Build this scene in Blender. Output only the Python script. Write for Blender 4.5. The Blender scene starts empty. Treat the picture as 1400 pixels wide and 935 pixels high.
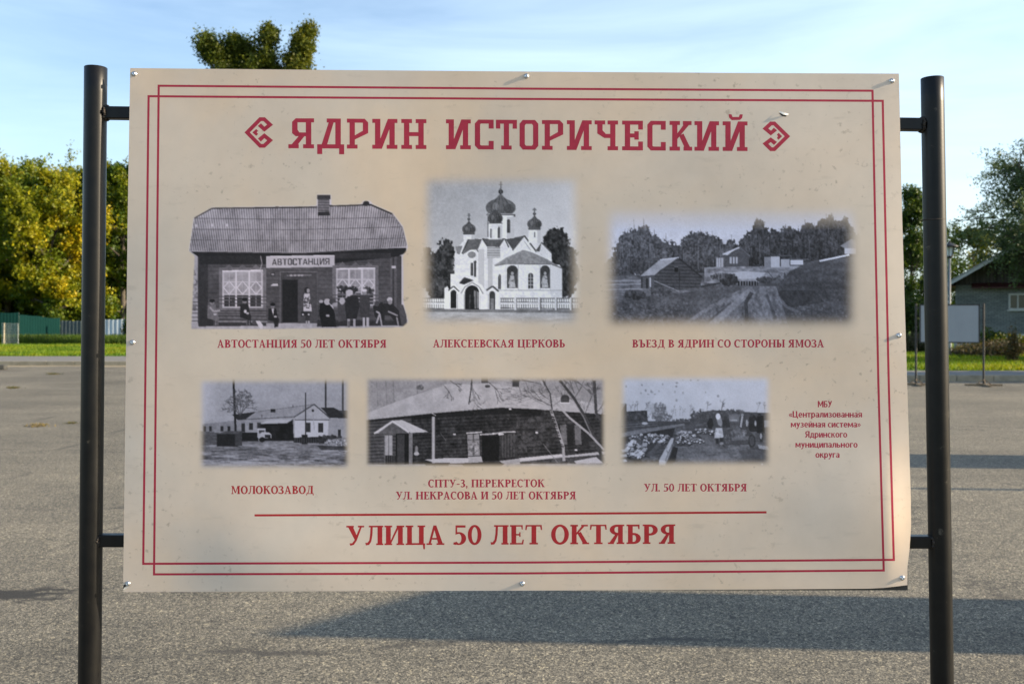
import bpy, bmesh, math, random
import numpy as np
from mathutils import Vector, Matrix

SC = bpy.context.scene
COL = SC.collection
RNG = np.random.default_rng(11)
random.seed(5)
rad = math.radians

# ------------------------------------------------------------------ camera
F = 1361.0          # focal length in photograph pixels (35 mm on a 36 mm wide sensor)
EYE = 1.6           # camera height
HOR = 440.0         # horizon row in the photograph
cam_d = bpy.data.cameras.new("camera")
cam_d.lens = 35.0
cam_d.sensor_width = 36.0
cam_d.shift_y = -27.5 / 1400
cam_d.clip_end = 3000
cam_d.clip_start = 0.05
cam_d.dof.use_dof = True
cam_d.dof.focus_distance = 2.0
cam_d.dof.aperture_fstop = 9.5
cam = bpy.data.objects.new("camera", cam_d)
cam.location = (0, 0, EYE)
cam.rotation_euler = (rad(90), 0, 0)
COL.objects.link(cam)
SC.camera = cam

# ------------------------------------------------------------------ light
SUN_EL = rad(20.5)
SUN_FRONT = rad(4.4)      # how far the sun stands in front of the sign's plane
sdir = Vector((math.cos(SUN_EL) * math.cos(SUN_FRONT), -math.cos(SUN_EL) * math.sin(SUN_FRONT), math.sin(SUN_EL)))
sun_d = bpy.data.lights.new("sun", 'SUN')
sun_d.energy = 5.0
sun_d.angle = rad(0.53)
sun_d.color = (1.0, 0.83, 0.60)
sun = bpy.data.objects.new("sun", sun_d)
sun.rotation_euler = sdir.to_track_quat('Z', 'Y').to_euler()
sun.location = (20, -5, 12)
COL.objects.link(sun)

world = bpy.data.worlds.new("World")
SC.world = world
world.use_nodes = True
wn = world.node_tree.nodes
wl = world.node_tree.links
for n in list(wn):
    wn.remove(n)
w_out = wn.new('ShaderNodeOutputWorld')
w_bg = wn.new('ShaderNodeBackground')
w_bg.inputs[1].default_value = 0.115
sky = wn.new('ShaderNodeTexSky')
sky.sky_type = 'NISHITA'
sky.sun_disc = False
sky.sun_elevation = SUN_EL
sky.sun_rotation = math.atan2(sdir.x, sdir.y)
sky.altitude = 100
sky.air_density = 1.0
sky.dust_density = 1.1
sky.ozone_density = 0.9
# thin streaky cirrus, laid out by direction in the sky
tc = wn.new('ShaderNodeTexCoord')
mp = wn.new('ShaderNodeMapping')
mp.inputs['Scale'].default_value = (1.3, 1.3, 9.0)
mp.inputs['Rotation'].default_value = (0, rad(7), 0)
nz = wn.new('ShaderNodeTexNoise')
nz.inputs['Scale'].default_value = 1.7
nz.inputs['Detail'].default_value = 7
nz.inputs['Roughness'].default_value = 0.55
nz.inputs['Distortion'].default_value = 0.5
rmp = wn.new('ShaderNodeValToRGB')
rmp.color_ramp.elements[0].position = 0.30
rmp.color_ramp.elements[0].color = (0, 0, 0, 1)
rmp.color_ramp.elements[1].position = 0.85
rmp.color_ramp.elements[1].color = (0.55, 0.55, 0.55, 1)
mixc = wn.new('ShaderNodeMix')
mixc.data_type = 'RGBA'
CLOUD = (5.8, 6.7, 7.2, 1)
mixc.inputs[7].default_value = CLOUD
wl.new(tc.outputs['Generated'], mp.inputs['Vector'])
wl.new(mp.outputs[0], nz.inputs['Vector'])
wl.new(nz.outputs[0], rmp.inputs[0])
# the veil of cirrus is thickest in the quarter the photograph looks at, towards the sun
dirv = wn.new('ShaderNodeVectorMath'); dirv.operation = 'DOT_PRODUCT'
dirv.inputs[1].default_value = (0.62, 0.78, -0.25)
wl.new(tc.outputs['Generated'], dirv.inputs[0])
gate = wn.new('ShaderNodeMapRange'); gate.interpolation_type = 'SMOOTHSTEP'
gate.inputs['From Min'].default_value = 0.1
gate.inputs['From Max'].default_value = 1.0
gate.inputs['To Min'].default_value = 0.0
gate.inputs['To Max'].default_value = 0.32
wl.new(dirv.outputs['Value'], gate.inputs['Value'])
addc = wn.new('ShaderNodeMath'); addc.operation = 'MULTIPLY_ADD'
addc.inputs[1].default_value = 1.5
addc.use_clamp = True
wl.new(rmp.outputs[0], addc.inputs[0])
half = wn.new('ShaderNodeMath'); half.operation = 'MULTIPLY'; half.inputs[1].default_value = 0.9
wl.new(gate.outputs[0], half.inputs[0])
wl.new(half.outputs[0], addc.inputs[2])
fin = wn.new('ShaderNodeMath'); fin.operation = 'MULTIPLY'
g2 = wn.new('ShaderNodeMath'); g2.operation = 'ADD'; g2.inputs[1].default_value = 0.35; g2.use_clamp = True
wl.new(gate.outputs[0], g2.inputs[0])
wl.new(addc.outputs[0], fin.inputs[0]); wl.new(g2.outputs[0], fin.inputs[1])
wl.new(fin.outputs[0], mixc.inputs[0])
wl.new(sky.outputs[0], mixc.inputs[6])
tint = wn.new('ShaderNodeMix')
tint.data_type = 'RGBA'
tint.blend_type = 'MULTIPLY'
tint.inputs[0].default_value = 1.0
tint.inputs[7].default_value = (0.93, 0.99, 1.06, 1)
wl.new(mixc.outputs[2], tint.inputs[6])
wl.new(tint.outputs[2], w_bg.inputs[0])
wl.new(w_bg.outputs[0], w_out.inputs[0])

SC.view_settings.view_transform = 'Standard'
SC.view_settings.look = 'None'
SC.view_settings.exposure = 1.0
SC.view_settings.gamma = 1.0
SC.view_settings.use_curve_mapping = False
SC.render.engine = 'CYCLES'

# ------------------------------------------------------------------ helpers
def at(px, py, Y):
    """point of the place seen at a photograph pixel, Y metres away"""
    return Vector(((px - 700) / F * Y, Y, EYE + (HOR - py) / F * Y))

def tag(o, label=None, cat=None, group=None, kind=None):
    if label: o['label'] = label
    if cat: o['category'] = cat
    if group: o['group'] = group
    if kind: o['kind'] = kind
    return o

def empty(name, loc, label=None, cat=None, group=None, rz=0):
    o = bpy.data.objects.new(name, None)
    o.location = loc
    o.rotation_euler = (0, 0, rz)
    o.empty_display_size = 0.2
    COL.objects.link(o)
    return tag(o, label, cat, group)

class MB:
    """collects geometry and links it as ONE mesh object"""
    def __init__(s):
        s.v = []
        s.f = []
        s.smooth = []
    def add(s, vs, fs, smooth=False):
        n = len(s.v)
        s.v.extend([tuple(v) for v in vs])
        for f in fs:
            s.f.append([i + n for i in f])
            s.smooth.append(smooth)
        return s
    def box(s, lo, hi, rot=None, org=None):
        x0, y0, z0 = lo
        x1, y1, z1 = hi
        vs = [Vector(p) for p in ((x0,y0,z0),(x1,y0,z0),(x1,y1,z0),(x0,y1,z0),(x0,y0,z1),(x1,y0,z1),(x1,y1,z1),(x0,y1,z1))]
        if rot is not None:
            o = Vector(org or (0, 0, 0))
            vs = [rot @ (v - o) + o for v in vs]
        return s.add(vs, [(0,3,2,1),(4,5,6,7),(0,1,5,4),(1,2,6,5),(2,3,7,6),(3,0,4,7)])
    def bar(s, a, b, w, h, up=Vector((0, 0, 1))):
        a = Vector(a); b = Vector(b)
        d = (b - a).normalized()
        if abs(d.dot(up)) > 0.98:
            up = Vector((0, 1, 0))
        sx = d.cross(up).normalized() * (w / 2)
        sz = sx.cross(d).normalized() * (h / 2)
        vs = [a - sx - sz, a + sx - sz, a + sx + sz, a - sx + sz, b - sx - sz, b + sx - sz, b + sx + sz, b - sx + sz]
        return s.add(vs, [(0,3,2,1),(4,5,6,7),(0,1,5,4),(1,2,6,5),(2,3,7,6),(3,0,4,7)])
    def tube(s, pts, radii, seg=12, cap=True, smooth=True):
        pts = [Vector(p) for p in pts]
        if not hasattr(radii, '__len__'):
            radii = [radii] * len(pts)
        vs, fs = [], []
        for i, p in enumerate(pts):
            d = (pts[min(i + 1, len(pts) - 1)] - pts[max(i - 1, 0)]).normalized()
            up = Vector((0, 0, 1)) if abs(d.z) < 0.9 else Vector((0, 1, 0))
            a = d.cross(up).normalized()
            b = a.cross(d).normalized()
            for k in range(seg):
                t = 2 * math.pi * k / seg
                vs.append(p + (a * math.cos(t) + b * math.sin(t)) * radii[i])
        for i in range(len(pts) - 1):
            for k in range(seg):
                k2 = (k + 1) % seg
                fs.append((i*seg+k, i*seg+k2, (i+1)*seg+k2, (i+1)*seg+k))
        s.add(vs, fs, smooth)
        if cap:
            s.add(vs[:seg], [tuple(range(seg))][::-1])
            s.add(vs[-seg:], [tuple(range(seg))])
        return s
    def lathe(s, prof, c, seg=24, smooth=True):
        vs, fs = [], []
        for r, z in prof:
            for k in range(seg):
                t = 2 * math.pi * k / seg
                vs.append((c[0] + r*math.cos(t), c[1] + r*math.sin(t), c[2] + z))
        for i in range(len(prof) - 1):
            for k in range(seg):
                k2 = (k + 1) % seg
                fs.append((i*seg+k, i*seg+k2, (i+1)*seg+k2, (i+1)*seg+k))
        return s.add(vs, fs, smooth)
    def build(s, name, mat, parent=None, bevel=0):
        me = bpy.data.meshes.new(name)
        org = Vector((0, 0, 0))
        me.from_pydata(s.v, [], s.f)
        me.polygons.foreach_set('use_smooth', s.smooth)
        me.materials.append(mat)
        me.update()
        o = bpy.data.objects.new(name, me)
        COL.objects.link(o)
        if parent is not None:
            o.parent = parent
        if bevel:
            m = o.modifiers.new('bevel', 'BEVEL')
            m.width = bevel
            m.segments = 2
            m.limit_method = 'ANGLE'
        return o

def rebase(o, loc):
    """put a mesh object's origin at loc without moving it"""
    o.data.transform(Matrix.Translation(-Vector(loc)))
    o.location = loc
    return o

def fast_mesh(name, verts, quads, mat, parent=None, col=None, smooth=False, colname='col'):
    me = bpy.data.meshes.new(name)
    nv, nq = len(verts), len(quads)
    me.vertices.add(nv)
    me.vertices.foreach_set('co', np.ascontiguousarray(verts, dtype=np.float32).ravel())
    me.loops.add(nq * 4)
    me.loops.foreach_set('vertex_index', np.ascontiguousarray(quads, dtype=np.int32).ravel())
    me.polygons.add(nq)
    me.polygons.foreach_set('loop_start', np.arange(0, nq * 4, 4, dtype=np.int32))
    me.polygons.foreach_set('loop_total', np.full(nq, 4, dtype=np.int32))
    me.polygons.foreach_set('use_smooth', np.full(nq, smooth, dtype=bool))
    me.update(calc_edges=True)
    if col is not None:
        a = me.color_attributes.new(colname, 'FLOAT_COLOR', 'POINT')
        a.data.foreach_set('color', np.ascontiguousarray(col, dtype=np.float32).ravel())
    me.materials.append(mat)
    o = bpy.data.objects.new(name, me)
    COL.objects.link(o)
    if parent is not None:
        o.parent = parent
    return o

# ------------------------------------------------------------------ materials
def new_mat(name):
    m = bpy.data.materials.new(name)
    m.use_nodes = True
    nt = m.node_tree
    b = nt.nodes['Principled BSDF']
    return m, nt, b

def N(nt, t, **kw):
    n = nt.nodes.new(t)
    for k, v in kw.items():
        if k.startswith('i_'):
            n.inputs[k[2:]].default_value = v
        else:
            setattr(n, k, v)
    return n

def L(nt, a, b):
    nt.links.new(a, b)

def ramp(nt, fac, stops):
    r = nt.nodes.new('ShaderNodeValToRGB')
    e = r.color_ramp.elements
    while len(e) < len(stops):
        e.new(0.5)
    for i, (p, c) in enumerate(stops):
        e[i].position = p
        e[i].color = c if len(c) == 4 else (*c, 1)
    L(nt, fac, r.inputs[0])
    return r.outputs[0]

def noise(nt, vec, scale, detail=4, rough=0.5, dist=0.0):
    n = nt.nodes.new('ShaderNodeTexNoise')
    n.inputs['Scale'].default_value = scale
    n.inputs['Detail'].default_value = detail
    n.inputs['Roughness'].default_value = rough
    n.inputs['Distortion'].default_value = dist
    if vec is not None:
        L(nt, vec, n.inputs['Vector'])
    return n.outputs[0]

def mix(nt, fac, a, b, mode='MIX'):
    m = nt.nodes.new('ShaderNodeMix')
    m.data_type = 'RGBA'
    m.blend_type = mode
    for s, i in ((fac, 0), (a, 6), (b, 7)):
        if isinstance(s, (int, float)):
            m.inputs[i].default_value = s
        elif isinstance(s, tuple):
            m.inputs[i].default_value = s if len(s) == 4 else (*s, 1)
        else:
            L(nt, s, m.inputs[i])
    return m.outputs[2]

def math_n(nt, op, a, b=None):
    m = nt.nodes.new('ShaderNodeMath')
    m.operation = op
    for s, i in ((a, 0), (b, 1)):
        if s is None: continue
        if isinstance(s, (int, float)):
            m.inputs[i].default_value = s
        else:
            L(nt, s, m.inputs[i])
    return m.outputs[0]

def objco(nt, scale=None, rot=None):
    t = nt.nodes.new('ShaderNodeTexCoord')
    if scale is None:
        return t.outputs['Object']
    m = nt.nodes.new('ShaderNodeMapping')
    m.inputs['Scale'].default_value = scale
    if rot: m.inputs['Rotation'].default_value = rot
    L(nt, t.outputs['Object'], m.inputs['Vector'])
    return m.outputs[0]

def bump(nt, b, h, strength, dist):
    n = nt.nodes.new('ShaderNodeBump')
    n.inputs['Strength'].default_value = strength
    n.inputs['Distance'].default_value = dist
    L(nt, h, n.inputs['Height'])
    L(nt, n.outputs[0], b.inputs['Normal'])

def plain(name, c, rough=0.6, metal=0.0, var=0.12, scale=8.0, spec=0.5):
    m, nt, b = new_mat(name)
    co = objco(nt)
    n = noise(nt, co, scale, 5)
    hi = tuple(min(1, x * (1 + var)) for x in c)
    lo = tuple(x * (1 - var) for x in c)
    L(nt, ramp(nt, n, [(0.3, lo), (0.7, hi)]), b.inputs['Base Color'])
    b.inputs['Roughness'].default_value = rough
    b.inputs['Metallic'].default_value = metal
    b.inputs['Specular IOR Level'].default_value = spec
    return m

# cream printed sheet: one recipe shared by the sheet and by the soft borders of the photographs
def paper_colour(nt):
    co = objco(nt)
    n1 = noise(nt, co, 2.3, 4, 0.55, 0.6)
    base = ramp(nt, n1, [(0.30, (0.695, 0.605, 0.51)), (0.5, (0.72, 0.60, 0.485)), (0.72, (0.775, 0.605, 0.445))])
    n2 = noise(nt, co, 16, 5, 0.6)
    base = mix(nt, 0.32, base, ramp(nt, n2, [(0.3, (0.80, 0.80, 0.80)), (0.65, (1, 1, 1))]), 'MULTIPLY')
    # dirt specks and faint smears
    n3 = noise(nt, co, 75, 3, 0.6)
    sp = ramp(nt, n3, [(0.62, (0, 0, 0)), (0.72, (1, 1, 1))])
    n4 = noise(nt, co, 5, 2)
    gate = ramp(nt, n4, [(0.42, (0, 0, 0)), (0.62, (1, 1, 1))])
    f = math_n(nt, 'MULTIPLY', sp, gate)
    f = math_n(nt, 'MULTIPLY', f, 0.42)
    base = mix(nt, f, base, (0.22, 0.17, 0.12))
    n5 = noise(nt, objco(nt, (14, 14, 50)), 1.0, 4, 0.6)
    f2 = math_n(nt, 'MULTIPLY', ramp(nt, n5, [(0.60, (0, 0, 0)), (0.76, (1, 1, 1))]), 0.20)
    base = mix(nt, f2, base, (0.30, 0.25, 0.19))
    return base, n2

M = {}
m, nt, b = new_mat('printed_sheet')
c, h = paper_colour(nt)
L(nt, c, b.inputs['Base Color'])
b.inputs['Roughness'].default_value = 0.5
b.inputs['Specular IOR Level'].default_value = 0.22
bump(nt, b, h, 0.12, 0.002)
M['paper'] = m

m, nt, b = new_mat('printed_photograph')
c, h = paper_colour(nt)
at_n = N(nt, 'ShaderNodeAttribute', attribute_name='col')
L(nt, mix(nt, at_n.outputs['Alpha'], c, at_n.outputs['Color']), b.inputs['Base Color'])
b.inputs['Roughness'].default_value = 0.5
b.inputs['Specular IOR Level'].default_value = 0.22
bump(nt, b, h, 0.12, 0.002)
M['photo'] = m

def ink(name, c):
    m, nt, b = new_mat(name)
    n = noise(nt, objco(nt), 60, 4, 0.6)
    L(nt, ramp(nt, n, [(0.25, tuple(x * 0.86 for x in c)), (0.7, tuple(min(1, x * 1.08) for x in c))]), b.inputs['Base Color'])
    b.inputs['Roughness'].default_value = 0.5
    b.inputs['Specular IOR Level'].default_value = 0.22
    return m
M['red'] = ink('crimson_ink', (0.415, 0.032, 0.062))
M['red2'] = ink('brick_red_ink', (0.415, 0.027, 0.032))

# black enamel on the pipes, slightly dusty, with runs and chips
m, nt, b = new_mat('black_enamel')
co = objco(nt)
n1 = noise(nt, co, 30, 5, 0.6)
L(nt, ramp(nt, n1, [(0.35, (0.003, 0.003, 0.0035)), (0.66, (0.007, 0.0066, 0.006)), (0.73, (0.075, 0.066, 0.052))]), b.inputs['Base Color'])
n2 = noise(nt, objco(nt, (60, 60, 8)), 1.0, 4)
L(nt, ramp(nt, n2, [(0.3, (0.34,)*3), (0.75, (0.46,)*3)]), b.inputs['Roughness'])
n3 = noise(nt, co, 260, 3)
b.inputs['Specular IOR Level'].default_value = 0.30
bump(nt, b, n3, 0.12, 0.0006)
M['enamel'] = m

M['zinc'] = plain('zinc_plated_steel', (0.62, 0.66, 0.70), 0.28, 0.95, 0.15, 300)
M['steel_back'] = plain('dark_backing_sheet', (0.045, 0.040, 0.034), 0.7, 0.0, 0.4, 20)
M['rust'] = plain('weathered_weld', (0.035, 0.028, 0.022), 0.75, 0.2, 0.5, 200)
# ------------------------------------------------------------------ setting: ground, kerb, pavement, lawn
def sheet(name, poly, z, mat, kind='structure'):
    mb = MB()
    mb.add([(x, y, z) for x, y in poly], [tuple(range(len(poly)))])
    return tag(mb.build(name, mat), kind=kind)

# asphalt
m, nt, b = new_mat('worn_asphalt')
co = objco(nt)
nb = noise(nt, co, 0.35, 5, 0.6, 0.4)
basec = ramp(nt, nb, [(0.30, (0.138, 0.126, 0.105)), (0.52, (0.180, 0.165, 0.137)), (0.70, (0.225, 0.204, 0.166))])
nm = noise(nt, objco(nt, (0.35, 2.4, 1)), 1.0, 5, 0.6)
basec = mix(nt, 0.85, basec, ramp(nt, nm, [(0.35, (0.78, 0.79, 0.80)), (0.65, (1, 1, 1))]), 'MULTIPLY')
v1 = N(nt, 'ShaderNodeTexVoronoi')
v1.inputs['Scale'].default_value = 140
L(nt, co, v1.inputs['Vector'])
sep = N(nt, 'ShaderNodeSeparateColor')
L(nt, v1.outputs['Color'], sep.inputs[0])
chip = ramp(nt, sep.outputs[0], [(0.0, (0.28, 0.29, 0.30)), (0.40, (0.78, 0.77, 0.75)), (0.80, (1.22, 1.19, 1.1)), (1.0, (2.5, 2.4, 2.15))])
basec = mix(nt, 1.0, basec, chip, 'MULTIPLY')
v2 = N(nt, 'ShaderNodeTexVoronoi')
v2.inputs['Scale'].default_value = 60
L(nt, co, v2.inputs['Vector'])
sep2 = N(nt, 'ShaderNodeSeparateColor')
L(nt, v2.outputs['Color'], sep2.inputs[0])
chip2 = ramp(nt, sep2.outputs[1], [(0.0, (0.5, 0.51, 0.53)), (0.16, (0.9, 0.9, 0.9)), (0.82, (1, 1, 1)), (1.0, (1.6, 1.55, 1.4))])
basec = mix(nt, 0.85, basec, chip2, 'MULTIPLY')
# thin wandering cracks
wob = noise(nt, co, 1.3, 4, 0.6)
addv = N(nt, 'ShaderNodeMixRGB')
addv.blend_type = 'ADD'
addv.inputs[0].default_value = 0.55
L(nt, objco(nt, (0.22, 0.5, 1)), addv.inputs[1])
L(nt, wob, addv.inputs[2])
v3 = N(nt, 'ShaderNodeTexVoronoi', feature='DISTANCE_TO_EDGE')
v3.inputs['Scale'].default_value = 0.9
L(nt, addv.outputs[0], v3.inputs['Vector'])
ck = ramp(nt, v3.outputs['Distance'], [(0.0, (1, 1, 1)), (0.010, (0, 0, 0))])
ckg = ramp(nt, noise(nt, co, 0.5, 3), [(0.5, (0, 0, 0)), (0.6, (0.7, 0.7, 0.7))])
basec = mix(nt, math_n(nt, 'MULTIPLY', ck, ckg), basec, (0.045, 0.043, 0.04))
# paving joints that run across the square, opened here and there
sxyz = N(nt, 'ShaderNodeSeparateXYZ'); L(nt, co, sxyz.inputs[0])
wv = noise(nt, objco(nt, (.45, .05, 1)), 1.0, 5, .65)
yy_ = math_n(nt, 'ADD', sxyz.outputs[1], math_n(nt, 'MULTIPLY', wv, 1.3))
fr_ = math_n(nt, 'ABSOLUTE', math_n(nt, 'SUBTRACT', math_n(nt, 'FRACT', math_n(nt, 'DIVIDE', yy_, 3.7)), .5))
jl = ramp(nt, fr_, [(0.0, (1, 1, 1)), (0.006, (1, 1, 1)), (0.014, (0, 0, 0))])
jg = ramp(nt, noise(nt, objco(nt, (.5, 1.5, 1)), 1.0, 4, .7), [(.46, (0, 0, 0)), (.60, (.8, .8, .8))])
basec = mix(nt, math_n(nt, 'MULTIPLY', jl, jg), basec, (.05, .047, .043))
# worn dark patches where the binder has come up
st = N(nt, 'ShaderNodeTexCoord')
mpn = N(nt, 'ShaderNodeMapping')
mpn.inputs['Location'].default_value = (2.92 / 0.36, -5.86 / 0.16, 0)
mpn.inputs['Scale'].default_value = (1 / 0.36, 1 / 0.16, 1)
L(nt, st.outputs['Object'], mpn.inputs['Vector'])
ln = N(nt, 'ShaderNodeVectorMath', operation='LENGTH')
L(nt, mpn.outputs[0], ln.inputs[0])
rr = math_n(nt, 'ADD', ln.outputs['Value'], math_n(nt, 'MULTIPLY', math_n(nt, 'SUBTRACT', noise(nt, objco(nt, (4, 10, 1)), 1.4, 4, 0.7), 0.5), 3.2))
stf = ramp(nt, rr, [(0.55, (0.95, 0.95, 0.95)), (1.0, (0, 0, 0))])
basec = mix(nt, stf, basec, (0.035, 0.033, 0.030))
nd = noise(nt, objco(nt, (0.5, 1.6, 1)), 1.1, 5, 0.65)
basec = mix(nt, math_n(nt, 'MULTIPLY', ramp(nt, nd, [(0.62, (0, 0, 0)), (0.78, (1, 1, 1))]), 0.42), basec, (0.07, 0.066, 0.06))
L(nt, basec, b.inputs['Base Color'])
b.inputs['Roughness'].default_value = 0.88
b.inputs['Specular IOR Level'].default_value = 0.25
hn = math_n(nt, 'ADD', v1.outputs['Distance'], math_n(nt, 'MULTIPLY', sep.outputs[1], 0.6))
bump(nt, b, hn, 0.32, 0.004)
M['asphalt'] = m

def soil_mat(name, stops, scale):
    m, nt, b = new_mat(name)
    n = noise(nt, objco(nt), scale, 6, 0.65)
    L(nt, ramp(nt, n, stops), b.inputs['Base Color'])
    b.inputs['Roughness'].default_value = 0.95
    b.inputs['Specular IOR Level'].default_value = 0.1
    return m
M['lawn'] = soil_mat('lawn_turf', [(0.3, (0.055, 0.105, 0.008)), (0.5, (0.095, 0.155, 0.010)), (0.72, (0.15, 0.19, 0.02))], 0.7)
M['dirt'] = soil_mat('pale_dirt', [(0.3, (0.24, 0.20, 0.14)), (0.7, (0.36, 0.31, 0.22))], 2.5)
M['paving'] = soil_mat('pavement_asphalt', [(0.3, (0.17, 0.165, 0.155)), (0.7, (0.22, 0.21, 0.195))], 3)
M['kerbstone'] = soil_mat('kerb_concrete', [(0.3, (0.22, 0.20, 0.15)), (0.7, (0.33, 0.30, 0.23))], 4)

KL = [(-120, 36.5), (-9, 36.5), (8, 27.0), (120, 27.0)]       # kerb line
OL = [(-120, 42.0), (-8, 42.0), (9.5, 29.6), (120, 29.6)]      # far edge of the pavement
sheet('ground', [(-900, -400), (900, -400), (900, 1600), (-900, 1600)], -0.06, M['lawn'])
sheet('square', [(-120, -40), (120, -40)] + KL[::-1], 0.0, M['asphalt'])
sheet('pavement', KL + OL[::-1], 0.15, M['paving'])
sheet('lawn', OL + [(220, 29.6), (220, 260), (-220, 260), (-220, 42)], 0.148, M['lawn'])
mb = MB()
for (a, c2) in zip(KL[:-1], KL[1:]):
    n = max(1, int((Vector(c2) - Vector(a)).length / 1.0))
    for i in range(n):
        p = Vector(a).lerp(Vector(c2), i / n)
        q = Vector(a).lerp(Vector(c2), (i + 0.988) / n)
        mb.bar((p.x, p.y - 0.075, 0.075 + random.uniform(-.006, .004)), (q.x, q.y - 0.075, 0.075 + random.uniform(-.006, .004)), 0.15, 0.175)
tag(mb.build('kerb', M['kerbstone'], bevel=0.012), kind='structure')
# sand washed up along the foot of the kerb
mb = MB()
sx = -60.0
vs, fs = [], []
while sx < -9:
    w = 0.55 + 0.25 * math.sin(sx * 1.7) + random.uniform(-.15, .15)
    vs += [(sx, 36.35, 0.006), (sx, 36.35 - w * 1.5, 0.004)]
    sx += 0.35
mb.add(vs, [(2*i, 2*i+1, 2*i+3, 2*i+2) for i in range(len(vs)//2 - 1)])
tag(mb.build('sand_drift', M['dirt']), kind='structure')
sheet('footpath', [(-120, 61.5), (-8, 61.5), (-8, 63.6), (-120, 63.6)], 0.156, M['dirt'])

# ------------------------------------------------------------------ leaves and grass
def leaf_mat(name, trans=0.35, rough=0.5):
    m, nt, b = new_mat(name)
    a = N(nt, 'ShaderNodeAttribute', attribute_name='col')
    L(nt, a.outputs['Color'], b.inputs['Base Color'])
    b.inputs['Roughness'].default_value = rough
    b.inputs['Specular IOR Level'].default_value = 0.3
    t = N(nt, 'ShaderNodeBsdfTranslucent')
    L(nt, mix(nt, 1.0, a.outputs['Color'], (1.25, 1.15, 0.6), 'MULTIPLY'), t.inputs['Color'])
    mx = N(nt, 'ShaderNodeMixShader')
    mx.inputs[0].default_value = trans
    L(nt, b.outputs[0], mx.inputs[1])
    L(nt, t.outputs[0], mx.inputs[2])
    L(nt, mx.outputs[0], nt.nodes['Material Output'].inputs['Surface'])
    return m
M['leaf'] = leaf_mat('leaf')
M['grass'] = leaf_mat('grass_blade', 0.4, 0.6)
M['bark'] = plain('bark', (0.085, 0.07, 0.055), 0.9, 0, 0.4, 6)

def unit(a):
    return a / np.maximum(1e-9, np.linalg.norm(a, axis=-1, keepdims=True))

def leaf_quads(P, size, pal, rng, aspect=0.62, up=0.0, colvar=None):
    """one four-cornered leaf (or small leaf spray) at each point"""
    n = len(P)
    d = rng.normal(size=(n, 3))
    d[:, 2] += up
    d = unit(d)
    e = unit(np.cross(d, rng.normal(size=(n, 3))))
    s = (size * rng.uniform(0.55, 1.35, n))[:, None]
    w = s * aspect
    V = np.stack([P - d*s*0.5, P + e*w*0.5, P + d*s*0.5, P - e*w*0.5], 1).reshape(-1, 3)
    Q = np.arange(4*n).reshape(-1, 4)
    pal = np.array(pal)
    k = rng.integers(0, len(pal), n) if colvar is None else np.clip((colvar * len(pal)).astype(int), 0, len(pal)-1)
    c = pal[k] * rng.uniform(0.75, 1.25, (n, 1))
    C = np.repeat(np.concatenate([c, np.ones((n, 1))], 1), 4, 0)
    return V, Q, C

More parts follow.
